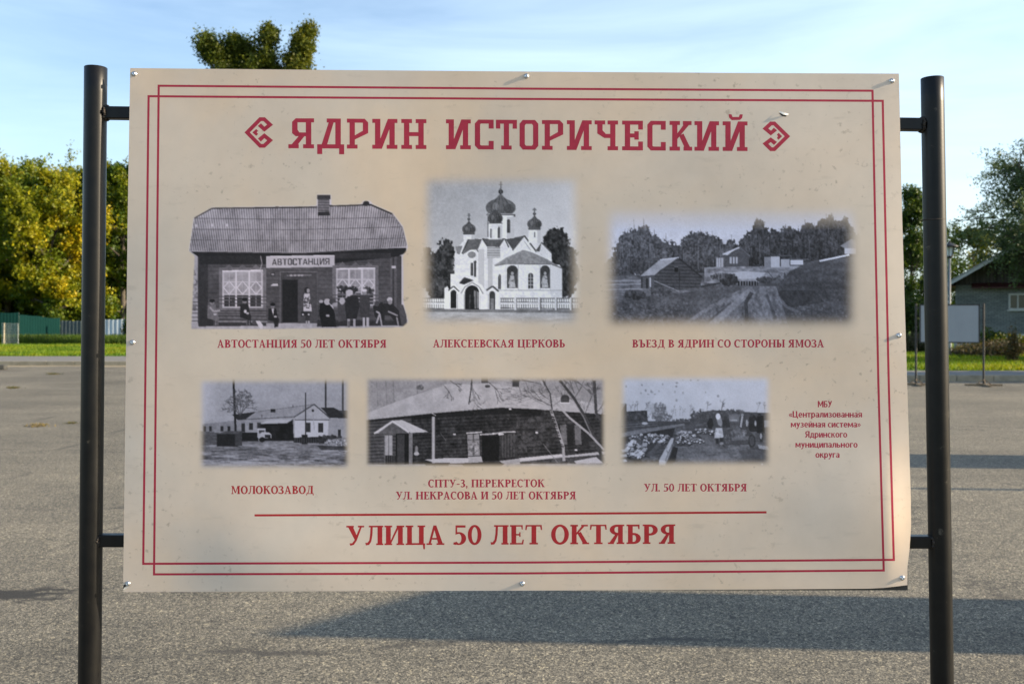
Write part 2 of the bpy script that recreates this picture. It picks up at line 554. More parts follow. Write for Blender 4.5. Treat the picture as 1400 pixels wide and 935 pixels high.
def tree(name, label, base, H, env, pal, seed, limbs=16, subs=9, twigs=7, leaves=12, leaf=0.22, trunk_r=0.2,
         low=0.15, upbias=0.5, droop=0.0, stems=((0, 0, 1),), yellow=None, group=None, cat='tree', jitter=0.16, trunks=True):
    """trunk, limbs, branches and twigs grown inside the envelope env(t) = crown radius at height fraction t; leaves sit along the twigs"""
    rng = np.random.default_rng(seed)
    base = np.array(base, dtype=float)
    root = empty(name, base, label, cat, group)
    wood = MB()
    allP, allK = [], []
    for (sx_, sy_, sh_) in stems:
        h = H * sh_
        top = np.array([sx_, sy_, h])
        ctrl = [np.array([sx_*t**1.5, sy_*t**1.5, h*t]) + rng.normal(size=3)*np.array([.12, .12, 0])*(t*h/8) for t in np.linspace(0, 0.97, 8)]
        wood.tube([tuple(p) for p in ctrl], list(np.linspace(trunk_r, trunk_r*0.12, 8)), 8)
        ctrl = np.array(ctrl)
        t0 = low + (0.97 - low) * (np.arange(limbs) + rng.uniform(0, 1, limbs)) / limbs
        az = np.arange(limbs) * 2.399 + rng.uniform(-.5, .5, limbs)
        tp = np.stack([np.interp(t0*7, np.arange(8)*0.97, ctrl[:, i]) for i in range(3)], 1)
        rr_ = np.array([env(t) for t in t0]) * rng.uniform(0.62, 1.12, limbs)
        el = np.clip(0.25 + upbias*t0 + rng.normal(size=limbs)*0.15, -0.2, 1.35)
        dirs = np.stack([np.cos(az)*np.cos(el), np.sin(az)*np.cos(el), np.sin(el)], 1)
        L1 = rr_ / np.maximum(0.35, np.cos(el))
        L1 = np.minimum(L1, np.maximum(0.4, (h - tp[:, 2]) / np.maximum(0.2, np.sin(el)) * 0.98))
        for i in range(limbs):
            a, e_ = tp[i], tp[i] + dirs[i]*L1[i]
            mid = (a + e_)/2 + np.array([0, 0, 0.06*L1[i]])
            r0 = max(0.02, trunk_r * 0.45 * (1 - t0[i]*0.7))
            wood.tube([tuple(a), tuple(mid), tuple(e_)], [r0, r0*0.6, r0*0.15], 5)
        # branches
        s = rng.uniform(0.25, 1.0, (limbs, subs))
        P1 = tp[:, None] + dirs[:, None]*(L1[:, None]*s)[..., None]
        D1 = unit(dirs[:, None] + rng.normal(size=(limbs, subs, 3))*0.75 + np.array([0, 0, 0.25*upbias]))
        L2 = (L1[:, None] * rng.uniform(0.22, 0.5, (limbs, subs)))
        if droop:
            D1[..., 2] -= droop
            D1 = unit(D1)
        for i in range(limbs):
            for j in range(0, subs, 2):
                wood.tube([tuple(P1[i, j]), tuple(P1[i, j] + D1[i, j]*L2[i, j])], [0.035*trunk_r/0.2, 0.008], 4, cap=False)
        # twigs
        P1 = P1.reshape(-1, 3); D1 = D1.reshape(-1, 3); L2 = L2.reshape(-1)
        n = len(P1)
        s = rng.uniform(0.15, 1.0, (n, twigs))
        P2 = P1[:, None] + D1[:, None]*(L2[:, None]*s)[..., None]
        D2 = unit(D1[:, None] + rng.normal(size=(n, twigs, 3))*0.8 + np.array([0, 0, 0.45 - 1.6*droop]))
        L3 = np.repeat((L2 * 0.55)[:, None], twigs, 1) * rng.uniform(0.4, 1.2, (n, twigs)) + 0.12
        P2 = P2.reshape(-1, 3); D2 = D2.reshape(-1, 3); L3 = L3.reshape(-1)
        k2 = np.repeat(rng.uniform(0, 1, n), twigs)
        n = len(P2)
        s = rng.uniform(0.0, 1.0, (n, leaves))
        P3 = P2[:, None] + D2[:, None]*(L3[:, None]*s)[..., None] + rng.normal(size=(n, leaves, 3))*jitter
        if droop:
            P3[..., 2] -= droop * 0.8 * s**2 * L3[:, None]
        allP.append(P3.reshape(-1, 3))
        allK.append(np.repeat(k2, leaves))
    P = np.concatenate(allP); K = np.concatenate(allK)
    ok = P[:, 2] > 0.1
    P, K = P[ok], K[ok]
    colvar = np.clip(K*0.75 + rng.uniform(0, 0.25, len(P)), 0, 0.999)
    if yellow is not None:
        colvar = np.clip(colvar*0.55 + yellow(P, rng), 0, 0.999)
    V, Q, C = leaf_quads(P, leaf, pal, rng, colvar=colvar)
    wood.build('trunk', M['bark'], root)
    fast_mesh('crown', V, Q, M['leaf'], root, C)
    return root

GREEN = [(0.022, 0.050, 0.010), (0.034, 0.070, 0.011), (0.050, 0.092, 0.012), (0.070, 0.112, 0.015), (0.10, 0.135, 0.018)]
MAPLE = [(0.026, 0.056, 0.008), (0.060, 0.105, 0.008), (0.115, 0.155, 0.007), (0.195, 0.21, 0.007), (0.29, 0.265, 0.007), (0.42, 0.32, 0.008)]
OLIVE = [(0.032, 0.058, 0.010), (0.06, 0.088, 0.011), (0.10, 0.12, 0.012), (0.16, 0.16, 0.015)]
WILLOW = [(0.042, 0.072, 0.030), (0.068, 0.105, 0.045), (0.10, 0.145, 0.062), (0.14, 0.185, 0.085)]

def round_env(R, lo=0.5, p=2.0):
    return lambda t: R * max(0.12, (1 - abs((t - lo) / (1 - lo if t > lo else lo + 0.25))**p)) ** 0.5

def gx(px, Y): return (px - 700) / F * Y
def hz(py, Y): return EYE + (HOR - py) / F * Y
# ------------------------------------------------------------------ trees on the left, behind the fences
def ymap(lo, hi, base):
    return lambda P, rng: np.clip((P[:, 2]-lo)/(hi-lo), 0, 1)*base + rng.uniform(0, .12, len(P))
GL = 'trees behind the left fences'
tree('maple_tree', 'yellowing maple with golden branches in front of the tree belt', (gx(72, 76), 76, .15), 12.2, round_env(3.6, .45), MAPLE, 21,
     limbs=30, subs=11, twigs=11, leaves=22, leaf=0.23, trunk_r=.24, low=.08, upbias=.7, yellow=lambda P, r: .22 + .25*np.clip((P[:, 0]+1)/4, 0, 1) - .25*(P[:, 2] < 3.2), group=GL)
tree('maple_tree', 'green maple at the left edge, taller than the yellow one beside it', (gx(10, 82), 82, .15), 13.6, round_env(4.2, .45), MAPLE, 22,
     limbs=30, subs=11, twigs=7, leaves=26, leaf=0.24, trunk_r=.28, low=.12, upbias=.7, yellow=lambda P, r: .08 + .15*np.clip((P[:, 2]-7)/6, 0, 1), group=GL)
tree('maple_tree', 'dark green tree behind the black left post', (gx(128, 88), 88, .15), 14.0, round_env(3.8, .45), MAPLE, 23,
     limbs=28, subs=11, twigs=7, leaves=26, leaf=0.24, trunk_r=.26, low=.1, upbias=.7, yellow=lambda P, r: .05 + .10*np.clip((P[:, 2]-8)/6, 0, 1), group=GL)
tree('maple_tree', 'dark green tree between the left post and the sign panel', (gx(168, 80), 80, .15), 13.6, round_env(3.0, .5), MAPLE, 24,
     limbs=28, subs=10, twigs=7, leaves=26, leaf=0.24, trunk_r=.26, low=.1, upbias=.7, yellow=lambda P, r: .02 + .16*np.clip((P[:, 2]-8)/5, 0, 1), group=GL)
tree('maple_tree', 'green tree cut by the left frame edge', (gx(-60, 78), 78, .15), 13.5, round_env(4.0, .45), MAPLE, 25,
     limbs=26, subs=10, twigs=7, leaves=26, leaf=0.24, trunk_r=.26, low=.1, upbias=.7, yellow=lambda P, r: .12 + 0*P[:, 0], group=GL)
for i, (px, h) in enumerate(((-20, 13.2), (45, 12.6), (105, 13.4), (160, 12.4))):
    tree('maple_tree', 'dark green tree in the second row of the belt, %s' % ('behind the left frame edge', 'behind the yellow maple', 'behind the left post', 'behind the panel edge')[i], (gx(px, 96), 96, .15), h, round_env(4.2, .45), GREEN, 80+i,
         limbs=24, subs=9, twigs=7, leaves=12, leaf=0.42, trunk_r=.26, low=.08, upbias=.6, group=GL)
# undergrowth that closes the view under the crowns
def bush(name, label, x, Y, R, h, pal, seed, n=5000, leaf=.16, group=None, z=.15, flat=1.0):
    rng = np.random.default_rng(seed)
    root = empty(name, (x, Y, z), label, 'bush', group)
    k = 26
    cc = rng.normal(size=(k, 3)); cc = unit(cc) * rng.uniform(.25, 1, (k, 1))
    cc = cc * np.array([R, R*.7*flat, h*.5]) + np.array([0, 0, h*.48])
    idx = rng.integers(0, k, n)
    P = cc[idx] + rng.normal(size=(n, 3))*np.array([R*.17, R*.14, h*.12])
    P = P[P[:, 2] > 0.02]
    V, Q, C = leaf_quads(P, leaf, pal, rng, up=.4)
    st = MB()
    for i in range(9):
        a = cc[i]
        st.tube([(a[0]*.1, a[1]*.1, 0), tuple(a)], [.02, .006], 5)
    st.build('stems', M['bark'], root)
    fast_mesh('foliage', V, Q, M['leaf'], root, C)
    return root
GU = 'dark undergrowth behind the left fences'
for i, px in enumerate((-50, -10, 28, 66, 100, 135, 168, 200)):
    bush('bush', ('dark bush under the left trees, %s' % ('outside the left frame edge', 'behind the left end of the green fence', 'behind the middle of the green fence', 'behind the right end of the green fence',
          'behind the grey fence', 'behind the left post', 'behind the pale metal fence', 'hidden behind the sign panel')[i]), gx(px, 84 + (i % 3)), 84 + (i % 3), 3.2, 6.2 + (i % 3)*.6, GREEN[:4], 60+i, 24000, .32, GU)
tree('poplar_tree', 'tall tree with three leafy tops rising above the sign panel', (gx(345, 62), 62, .15), 19.9, lambda t: 1.95*(1-t**2.2)**.8*(.55+.45*min(1, t*1.6)), OLIVE, 34,
     limbs=30, subs=9, twigs=11, leaves=16, leaf=.17, trunk_r=.22, low=.25, upbias=1.0, jitter=.22, stems=((-3.0, 0, .965), (-1.2, .5, .955), (.7, .3, .975), (3.3, 0, .985)), yellow=lambda P, r: .18 + .25*np.clip((P[:, 0])/4, 0, 1))
# more of the belt, hidden by the panel from here
for i, (px, Y, h, lab) in enumerate(((250, 90, 11, 'rounded tree hidden behind the left part of the panel'), (480, 92, 10, 'rounded tree hidden behind the middle of the panel'),
                                     (640, 96, 9.5, 'low tree hidden behind the middle photographs'), (820, 95, 9, 'low tree hidden behind the right photographs'), (1010, 90, 9.5, 'rounded tree hidden behind the right part of the panel'))):
    tree('broadleaf_tree', lab, (gx(px, Y), Y, .15), h, round_env(3.6, .5), GREEN, 40+i, limbs=18, subs=8, twigs=6, leaves=7, leaf=.36, trunk_r=.22, low=.15, upbias=.6, group='trees behind the sign panel')

# ------------------------------------------------------------------ trees on the right
tree('young_poplar', 'slim dark green tree between the panel and the right post', (gx(1247, 56), 56, .15), 8.6, lambda t: 1.5*(1-t**1.3)**.7*(.5+.5*min(1, t*3)), GREEN, 51,
     limbs=26, subs=8, twigs=6, leaves=18, leaf=.15, trunk_r=.12, low=.06, upbias=1.15)
tree('willow_tree', 'large feathery grey green willow hanging over the house at right edge', (gx(1448, 45), 45, .15), 8.8, round_env(3.5, .6, 2.2), WILLOW, 52,
     limbs=46, subs=14, twigs=11, leaves=15, leaf=.10, trunk_r=.22, low=.33, upbias=.8, droop=.28, jitter=.07)
tree('apple_tree', 'low spreading olive tree behind the street lamp and house', (gx(1330, 84), 84, .15), 8.9, round_env(4.0, .55), OLIVE, 53,
     limbs=22, subs=9, twigs=7, leaves=8, leaf=.26, trunk_r=.2, low=.2, upbias=.6)
tree('apple_tree', 'dark tree beside the slim tree behind the right post', (gx(1268, 74), 74, .15), 6.4, round_env(2.6, .5), GREEN, 54,
     limbs=20, subs=8, twigs=6, leaves=8, leaf=.24, trunk_r=.16, low=.1, upbias=.6)
bush('bush', 'dark bush at the foot of the slim tree', gx(1246, 53), 53, 1.1, 2.7, GREEN[:4], 70, 5000, .13)
bush('bush', 'leafy green bush below the house window', gx(1362, 44), 44, .85, 1.15, GREEN, 71, 2600, .12)
bush('bush', 'yellow green bush by the right frame edge', gx(1396, 42), 42, .9, .95, OLIVE, 72, 2600, .11)
bush('bush', 'low yellow green flower bed in front of the house', gx(1355, 42.5), 42.5, 1.7, .55, [(0.12, 0.13, .012), (.18, .15, .015), (.08, .1, .012)], 73, 4500, .10)
bush('bush', 'brown dried weeds along the back of the right lawn', gx(1350, 40), 40, 1.9, .75, [(.07, .055, .03), (.10, .075, .04), (.05, .06, .02)], 74, 5500, .09)
bush('bush', 'brown dried weeds beside the foot of the slim tree', gx(1252, 46), 46, 1.3, 1.0, [(.06, .055, .03), (.09, .075, .04), (.05, .06, .02)], 76, 4500, .09)
bush('bush', 'tall reddish brown dry weed standing on the right lawn', gx(1386, 35), 35, .30, 1.25, [(.09, .055, .02), (.12, .09, .03), (.06, .06, .02)], 75, 1600, .07)

# ------------------------------------------------------------------ grass
def grass_patch(name, label, n, xr, yfun, h, w, pal, seed, z=.15):
    rng = np.random.default_rng(seed)
    x = rng.uniform(xr[0], xr[1], n)
    y0, y1 = yfun(x)
    y = y0 + (y1 - y0) * rng.uniform(0, 1, n)
    P = np.stack([x, y, np.full(n, z)], 1)
    hh = h * rng.uniform(.4, 1.3, n)
    a = rng.uniform(0, 2*np.pi, n)
    ex = np.stack([np.cos(a), np.sin(a), 0*a], 1) * (w * rng.uniform(.6, 1.4, n))[:, None]
    tip = np.stack([rng.normal(size=n)*.35*hh, rng.normal(size=n)*.35*hh, hh], 1)
    V = np.stack([P - ex, P + ex, P + tip + ex*.15, P + tip - ex*.15], 1).reshape(-1, 3)
    pal = np.array(pal)
    patch = (np.sin(x*.9 + 1.3*np.sin(y*.5)) + np.sin(y*1.3 + x*.37) + 2)/4
    k = np.clip(((patch*.7 + rng.uniform(0, .3, n))*len(pal)).astype(int), 0, len(pal)-1)
    C = np.repeat(np.concatenate([pal[k]*rng.uniform(.75, 1.25, (n, 1)), np.ones((n, 1))], 1), 4, 0)
    o = fast_mesh(name, V, np.arange(4*n).reshape(-1, 4), M['grass'], None, C)
    return tag(o, label, 'grass', None, 'stuff')
GP = [(.065, .135, .006), (.11, .19, .007), (.17, .23, .008), (.23, .24, .015)]
grass_patch('grass', 'short sunlit grass of the left lawn before the fences', 52000, (-40, -18), lambda x: (42.02 + 0*x, 61.4 + 0*x), .13, .022, GP, 1)
grass_patch('grass', 'sunlit grass of the right lawn before the house', 40000, (12.5, 24), lambda x: (29.62 + 0*x, 45 + 0*x), .13, .018, GP, 2)
grass_patch('grass', 'taller grass growing at the foot of the left fences', 26000, (-46, -24), lambda x: (63.7 + 0*x, 70 + 0*x), .5, .03, [(.04, .075, .008), (.07, .12, .010), (.11, .15, .012)], 3)
grass_patch('grass', 'grass of the lawn hidden behind the sign panel', 20000, (-18, 12.5), lambda x: (np.interp(x, [-18, -8, 9.5, 12.5], [42, 42, 29.7, 29.7]), 58 + 0*x), .13, .03, GP, 4)

def weed(label, px, py, s, pal, seed):
    Y = EYE * F / (py - HOR)
    rng = np.random.default_rng(seed)
    n = 160
    P = rng.normal(size=(n, 3))*np.array([s, s*.6, s*.18]) + np.array([0, 0, s*.25])
    P[:, 2] = np.abs(P[:, 2])
    V, Q, C = leaf_quads(P, s*.5, pal, rng, aspect=.3, up=.6)
    o = fast_mesh('weed', V + np.array([0, 0, 0.0]), Q, M['leaf'], None, C)
    o.location = (gx(px, Y), Y, 0)
    tag(o, label, 'weed', 'weeds growing in the asphalt')
DRY = [(.16, .12, .04), (.10, .10, .03), (.06, .07, .02)]
weed('small flat green weed in the asphalt near the left frame edge', 17, 531, .10, DRY, 1)
weed('tiny dark weed in the asphalt nearest the left kerb', 73, 512, .10, DRY, 2)
weed('dry yellow weed tuft in the asphalt left of the left post', 50, 583, .085, [(.26, .19, .07), (.18, .14, .05)], 3)
weed('tiny dry weed just left of the left post', 97, 579, .05, DRY, 4)

# ------------------------------------------------------------------ fences
def sheet_mat(name, c, rough=.55, var=.18, spec=.5):
    m, nt, b = new_mat(name)
    n = noise(nt, objco(nt, (3, 3, .5)), 1.0, 5, .6)
    L(nt, ramp(nt, n, [(.3, tuple(x*(1-var) for x in c)), (.7, tuple(x*(1+var) for x in c))]), b.inputs['Base Color'])
    b.inputs['Roughness'].default_value = rough
    b.inputs['Specular IOR Level'].default_value = spec
    return m
M['green_sheet'] = sheet_mat('green_painted_sheet', (.003, .026, .024), .85, .1, .08)
M['grey_sheet'] = sheet_mat('grey_galvanised_sheet', (.075, .10, .108), .7, .18, .2)
M['pale_sheet'] = sheet_mat('pale_galvanised_sheet', (.46, .53, .58), .45, .3)
M['post_dark'] = plain('fence_post_paint', (.03, .05, .045), .6)
def corrugated(name, label, a, b2, za, zb, mat, pitch, depth, post_mat, tilt=0):
    a = Vector((a[0], a[1], 0)); b2 = Vector((b2[0], b2[1], 0))
    d = (b2 - a); ln_ = d.length; d.normalize(); nrm = Vector((d.y, -d.x, 0))
    root = empty(name, (a.x, a.y, .15), label, 'fence')
    n = max(8, int(ln_/pitch*4))
    vs, fs = [], []
    for i in range(n+1):
        s = ln_*i/n
        ph = (i % 4)
        off = depth if ph in (1, 2) else 0.0
        p = d*s + nrm*off
        wob_ = .03*math.sin(s*1.9) + .02*math.sin(s*4.3+1)
        zt = za + (zb-za)*i/n + wob_ - .15
        vs += [(p.x, p.y, .02), (p.x, p.y, zt), (p.x - nrm.x*.006, p.y - nrm.y*.006, .02), (p.x - nrm.x*.006, p.y - nrm.y*.006, zt)]
    for i in range(n):
        q = 4*i
        fs += [(q, q+4, q+5, q+1), (q+2, q+3, q+7, q+6), (q+1, q+5, q+7, q+3), (q, q+2, q+6, q+4)]
    mb = MB(); mb.add(vs, fs); mb.build('sheeting', mat, root)
    k = max(2, int(ln_/2.5)+1)
    for i in range(k):
        p = d*(ln_*i/(k-1)) - nrm*.05
        mb = MB(); mb.box((p.x-.03, p.y-.03, -.1), (p.x+.03, p.y+.03, za + (zb-za)*i/(k-1) - .12)); mb.build('post', post_mat, root)
    mb = MB()
    for zz in (.45, za-.55):
        mb.bar(tuple(-nrm*.02 + Vector((0, 0, zz))), tuple(d*ln_ - nrm*.02 + Vector((0, 0, zz))), .03, .04)
    mb.build('rail', post_mat, root)
    return root
corrugated('metal_fence', 'dark green corrugated metal fence at the left frame edge', (gx(-140, 66), 66), (gx(25.5, 69), 69), 2.38, 2.22, M['green_sheet'], .2, .012, M['post_dark'])
corrugated('metal_fence', 'dark green corrugated metal fence, stretch next to the grey fence', (gx(26, 69.3), 69.3), (gx(82, 72), 72), 2.08, 1.86, M['green_sheet'], .2, .012, M['post_dark'])
corrugated('metal_fence', 'grey corrugated metal fence left of the black left post', (gx(83, 71), 71), (gx(139, 71), 71), 1.66, 1.62, M['grey_sheet'], .26, .05, M['post_dark'])
corrugated('metal_fence', 'pale silvery metal fence between the left post and the panel', (gx(140, 70), 70), (gx(171, 70), 70), 1.72, 1.76, M['pale_sheet'], .3, .03, M['post_dark'])
corrugated('metal_fence', 'long grey metal fence hidden behind the sign panel', (gx(182, 72), 72), (gx(900, 72), 72), 1.8, 1.8, M['grey_sheet'], .3, .05, M['post_dark'])
bush('bush', 'dark leafy bush against the right end of the pale fence', gx(177, 69.4), 69.4, .55, 1.75, GREEN[:4], 79, 1800, .16)
# netting panel on a pale post
M['mesh_wire'] = plain('netting_wire', (.34, .36, .34), .5, .3)
M['pale_wood'] = plain('pale_wooden_post', (.52, .45, .34), .8)
Yn = 60.8
root = empty('netting_panel', (gx(6, Yn), Yn, .15), 'see-through wire netting panel on a pale post before the green fence', 'fence')
mb = MB()
x0, x1 = gx(2.5, Yn) - root.location.x, gx(25, Yn) - root.location.x
zt = hz(442, Yn) - .15
for i in range(19):
    x = x0 + (x1-x0)*i/18
    mb.box((x-.007, -.006, .05), (x+.007, .006, zt))
for i in range(9):
    z = .05 + (zt-.05)*i/8
    mb.box((x0, .008, z-.006), (x1, .018, z+.006))
mb.build('wire_netting', M['mesh_wire'], root)
mb = MB(); mb.tube([(0, -.05, -.1), (0.02, -.05, zt+.02)], .035, 8); mb.build('post', M['pale_wood'], root)
mb = MB(); mb.tube([(x1, -.02, -.1), (x1, -.02, zt)], .02, 8); mb.build('post', M['mesh_wire'], root)

# a dark concrete block lying by the kerb
mb = MB()
Yb = 33.3
mb.box((-.35, -.18, 0), (.33, .18, .16))
o = mb.build('concrete_block', plain('grimy_concrete', (.05, .05, .045), .9, 0, .3, 6), bevel=.03)
o.location = (gx(-6, Yb), Yb, 0); o.rotation_euler = (0, 0, .15)
tag(o, 'dark grimy block lying on the asphalt at the left frame edge', 'block')

# ------------------------------------------------------------------ house on the right
def brick_mat():
    m, nt, b = new_mat('grey_silicate_brick')
    t = N(nt, 'ShaderNodeTexCoord')
    sx_ = N(nt, 'ShaderNodeSeparateXYZ'); L(nt, t.outputs['Object'], sx_.inputs[0])
    cx = N(nt, 'ShaderNodeCombineXYZ')
    L(nt, math_n(nt, 'ADD', sx_.outputs[0], sx_.outputs[1]), cx.inputs[0]); L(nt, sx_.outputs[2], cx.inputs[1])
    br = N(nt, 'ShaderNodeTexBrick')
    br.inputs['Scale'].default_value = 1.0
    br.inputs['Brick Width'].default_value = .26
    br.inputs['Row Height'].default_value = .085
    br.inputs['Mortar Size'].default_value = .012
    br.inputs['Color1'].default_value = (.27, .29, .285, 1)
    br.inputs['Color2'].default_value = (.20, .22, .22, 1)
    br.inputs['Mortar'].default_value = (.11, .12, .12, 1)
    L(nt, cx.outputs[0], br.inputs['Vector'])
    n = noise(nt, objco(nt, (.6, .6, 3)), 1.0, 5, .6)
    L(nt, mix(nt, 1.0, br.outputs['Color'], ramp(nt, n, [(.3, (.55, .57, .57)), (.7, (1, 1, 1))]), 'MULTIPLY'), b.inputs['Base Color'])
    b.inputs['Roughness'].default_value = .9
    return m
def plank_mat():
    m, nt, b = new_mat('weathered_planks')
    co = objco(nt, (7, 7, .35))
    n = noise(nt, co, 1.0, 4, .6)
    c = ramp(nt, n, [(.3, (.03, .027, .025)), (.6, (.085, .078, .07)), (.8, (.12, .105, .09))])
    w = N(nt, 'ShaderNodeTexWave', bands_direction='X')
    w.inputs['Scale'].default_value = 2.1
    L(nt, objco(nt), w.inputs['Vector'])
    c = mix(nt, 1.0, c, ramp(nt, w.outputs['Fac'], [(0, (.3, .3, .3)), (.12, (1, 1, 1))]), 'MULTIPLY')
    L(nt, c, b.inputs['Base Color']); b.inputs['Roughness'].default_value = .9
    return m
M['brick'] = brick_mat(); M['plank'] = plank_mat()
M['slate'] = sheet_mat('pale_grey_roof_sheet', (.24, .26, .28), .6, .25)
M['maroon'] = plain('maroon_flashing', (.060, .014, .014), .6)
M['found'] = plain('whitewashed_plinth', (.50, .52, .50), .85, 0, .3, 2)
M['brownwood'] = plain('brown_wood', (.20, .12, .06), .8, 0, .35, 5)
M['whitewood'] = plain('white_paint', (.42, .43, .42), .5)
m, nt, b = new_mat('window_glass')
b.inputs['Base Color'].default_value = (.03, .045, .04, 1); b.inputs['Roughness'].default_value = .06
M['glass'] = m
YH = 48.0
hx = gx(1306, YH)
house = empty('house', (hx, YH, .15), 'grey brick house with plank gable and pale roof at right edge', 'house', None, rad(-26))
WW, DD = 9.6, 7.0
ze = hz(384, YH) - .15           # eave height above the house's base
zr = ze + WW/2*.60
mb = MB(); mb.box((0, 0, .86), (WW, DD, ze-.22)); mb.build('wall', M['brick'], house)
mb = MB(); mb.box((-.06, -.06, -.1), (WW+.06, DD+.06, .86)); mb.build('foundation', M['found'], house)
mb = MB()
gy0, gy1 = .05, DD-.05
g0 = ze-.22
mb.add([(.02, gy0, g0), (WW-.02, gy0, g0), (WW-.02, gy0, ze), (WW/2, gy0, zr-.05), (.02, gy0, ze), (.02, gy1, g0), (WW-.02, gy1, g0), (WW-.02, gy1, ze), (WW/2, gy1, zr-.05), (.02, gy1, ze)],
       [(0, 1, 2, 3, 4), (5, 9, 8, 7, 6), (0, 5, 6, 1), (0, 4, 9, 5), (1, 6, 7, 2)])
mb.build('gable', M['plank'], house)
def slope(sgn, name='roof'):
    mb = MB()
    dx, dz = (WW/2+.55), (WW/2+.55)*.60
    xr = WW/2
    n = 60
    vs, fs = [], []
    for i in range(n+1):
        y = -1.25 + (DD+2.0)*i/n
        w_ = .025*math.cos(i*math.pi)
        for k in range(2):
            vs.append((xr, y, zr + .06 + w_ - .05*k)); vs.append((xr + sgn*dx, y, zr - dz + .06 + w_ - .05*k))
    for i in range(n):
        q = 4*i
        fs += [(q, q+1, q+5, q+4), (q+2, q+6, q+7, q+3), (q+1, q+3, q+7, q+5)]
    fs += [(0, 2, 3, 1), (4*n, 4*n+1, 4*n+3, 4*n+2)]
    mb.add(vs, fs)
    return mb.build(name, M['slate'], house)
slope(-1); slope(1)
for sgn in (-1, 1):
    mb = MB()
    xr = WW/2
    mb.bar((xr + sgn*.02, -1.2, zr-.04), (xr + sgn*(WW/2+.5), -1.2, zr - (WW/2+.5)*.6 - .04), .05, .16)
    mb.build('bargeboard', M['whitewood'], house)
mb = MB(); mb.box((-.55, -.62, ze-.34), (.03, DD, ze-.26)); mb.build('soffit', M['brownwood'], house)
mb = MB(); mb.add([(.72, -.42, ze-.34), (WW+.05, -.42, ze-.34), (WW+.05, -.003, ze-.12), (.72, -.003, ze-.12), (.72, -.42, ze-.40), (WW+.05, -.42, ze-.40), (WW+.05, -.003, ze-.30), (.72, -.003, ze-.30)],
                  [(0, 1, 2, 3), (4, 7, 6, 5), (0, 4, 5, 1), (1, 5, 6, 2), (0, 3, 7, 4)]); mb.build('flashing', M['maroon'], house)
for wx in (2.3, 4.9, 7.2):
    z0, z1 = hz(424, YH)-.15, hz(402, YH)-.15
    fr = MB()
    w0, w1 = wx, wx+1.15
    fr.box((w0, -.05, z0), (w0+.08, -.003, z1)); fr.box((w1-.08, -.05, z0), (w1, -.003, z1))
    fr.box((w0+.08, -.05, z1-.08), (w1-.08, -.003, z1)); fr.box((w0+.08, -.05, z0), (w1-.08, -.003, z0+.08))
    fr.box((w0+.36, -.047, z0+.08), (w0+.42, -.003, z1-.08)); fr.box((w0+.72, -.047, z0+.08), (w0+.78, -.003, z1-.08))
    wnd = fr.build('window', M['whitewood'], house)
    mb = MB(); mb.box((w0+.08, -.02, z0+.08), (w1-.08, -.006, z1-.08)); mb.build('pane', M['glass'], wnd)
    mb = MB(); mb.box((w0-.06, -.13, z0-.05), (w1+.06, -.004, z0-.004)); mb.build('sill', M['found'], wnd)

# ------------------------------------------------------------------ street lamps
M['lamp_paint'] = plain('grey_lamp_paint', (.13, .15, .17), .5)
M['lamp_foot'] = plain('pale_lamp_foot', (.42, .44, .42), .7)
M['lamp_black'] = plain('black_lamp_metal', (.02, .02, .02), .45)
m, nt, b = new_mat('lantern_glass')
b.inputs['Base Color'].default_value = (.62, .66, .68, 1); b.inputs['Roughness'].default_value = .2
M['lamp_glass'] = m
def street_lamp(x, Y, H, label, z=.15):
    r = empty('street_lamp', (x, Y, z), label, 'street lamp', 'park lanterns')
    mb = MB(); mb.lathe([(.001, 1.0), (.075, 1.0), (.085, .95), (.085, -.1), (.001, -.1)], (0, 0, 0), 14); mb.build('foot', M['lamp_foot'], r)
    mb = MB(); mb.lathe([(.055, .99), (.05, H-.62), (.001, H-.62)], (0, 0, 0), 12); mb.build('pole', M['lamp_paint'], r)
    mb = MB(); mb.lathe([(.001, H-.62), (.10, H-.60), (.14, H-.55), (.14, H-.52), (.001, H-.52)], (0, 0, 0), 12); mb.build('collar', M['lamp_black'], r)
    mb = MB(); mb.lathe([(.11, H-.52), (.17, H-.16), (.001, H-.16)], (0, 0, 0), 6, False); mb.build('lantern_glass', M['lamp_glass'], r)
    mb = MB()
    for k in range(6):
        t = k*math.pi/3
        mb.bar((.115*math.cos(t), .115*math.sin(t), H-.52), (.175*math.cos(t), .175*math.sin(t), H-.16), .02, .02)
    mb.build('lantern_frame', M['lamp_black'], r)
    mb = MB(); mb.lathe([(.001, H-.155), (.36, H-.155), (.36, H-.12), (.22, H-.04), (.06, H+.03), (.03, H+.10), (.001, H+.12)], (0, 0, 0), 20); mb.build('lantern_roof', M['lamp_black'], r)
    return r
YL = 41.0
street_lamp(gx(1298, YL), YL, hz(333, YL) - .15, 'grey street lamp with black-roofed lantern right of the right post')
street_lamp(21.0, 7.86, 4.9, 'grey street lamp outside the right frame edge', 0.0)

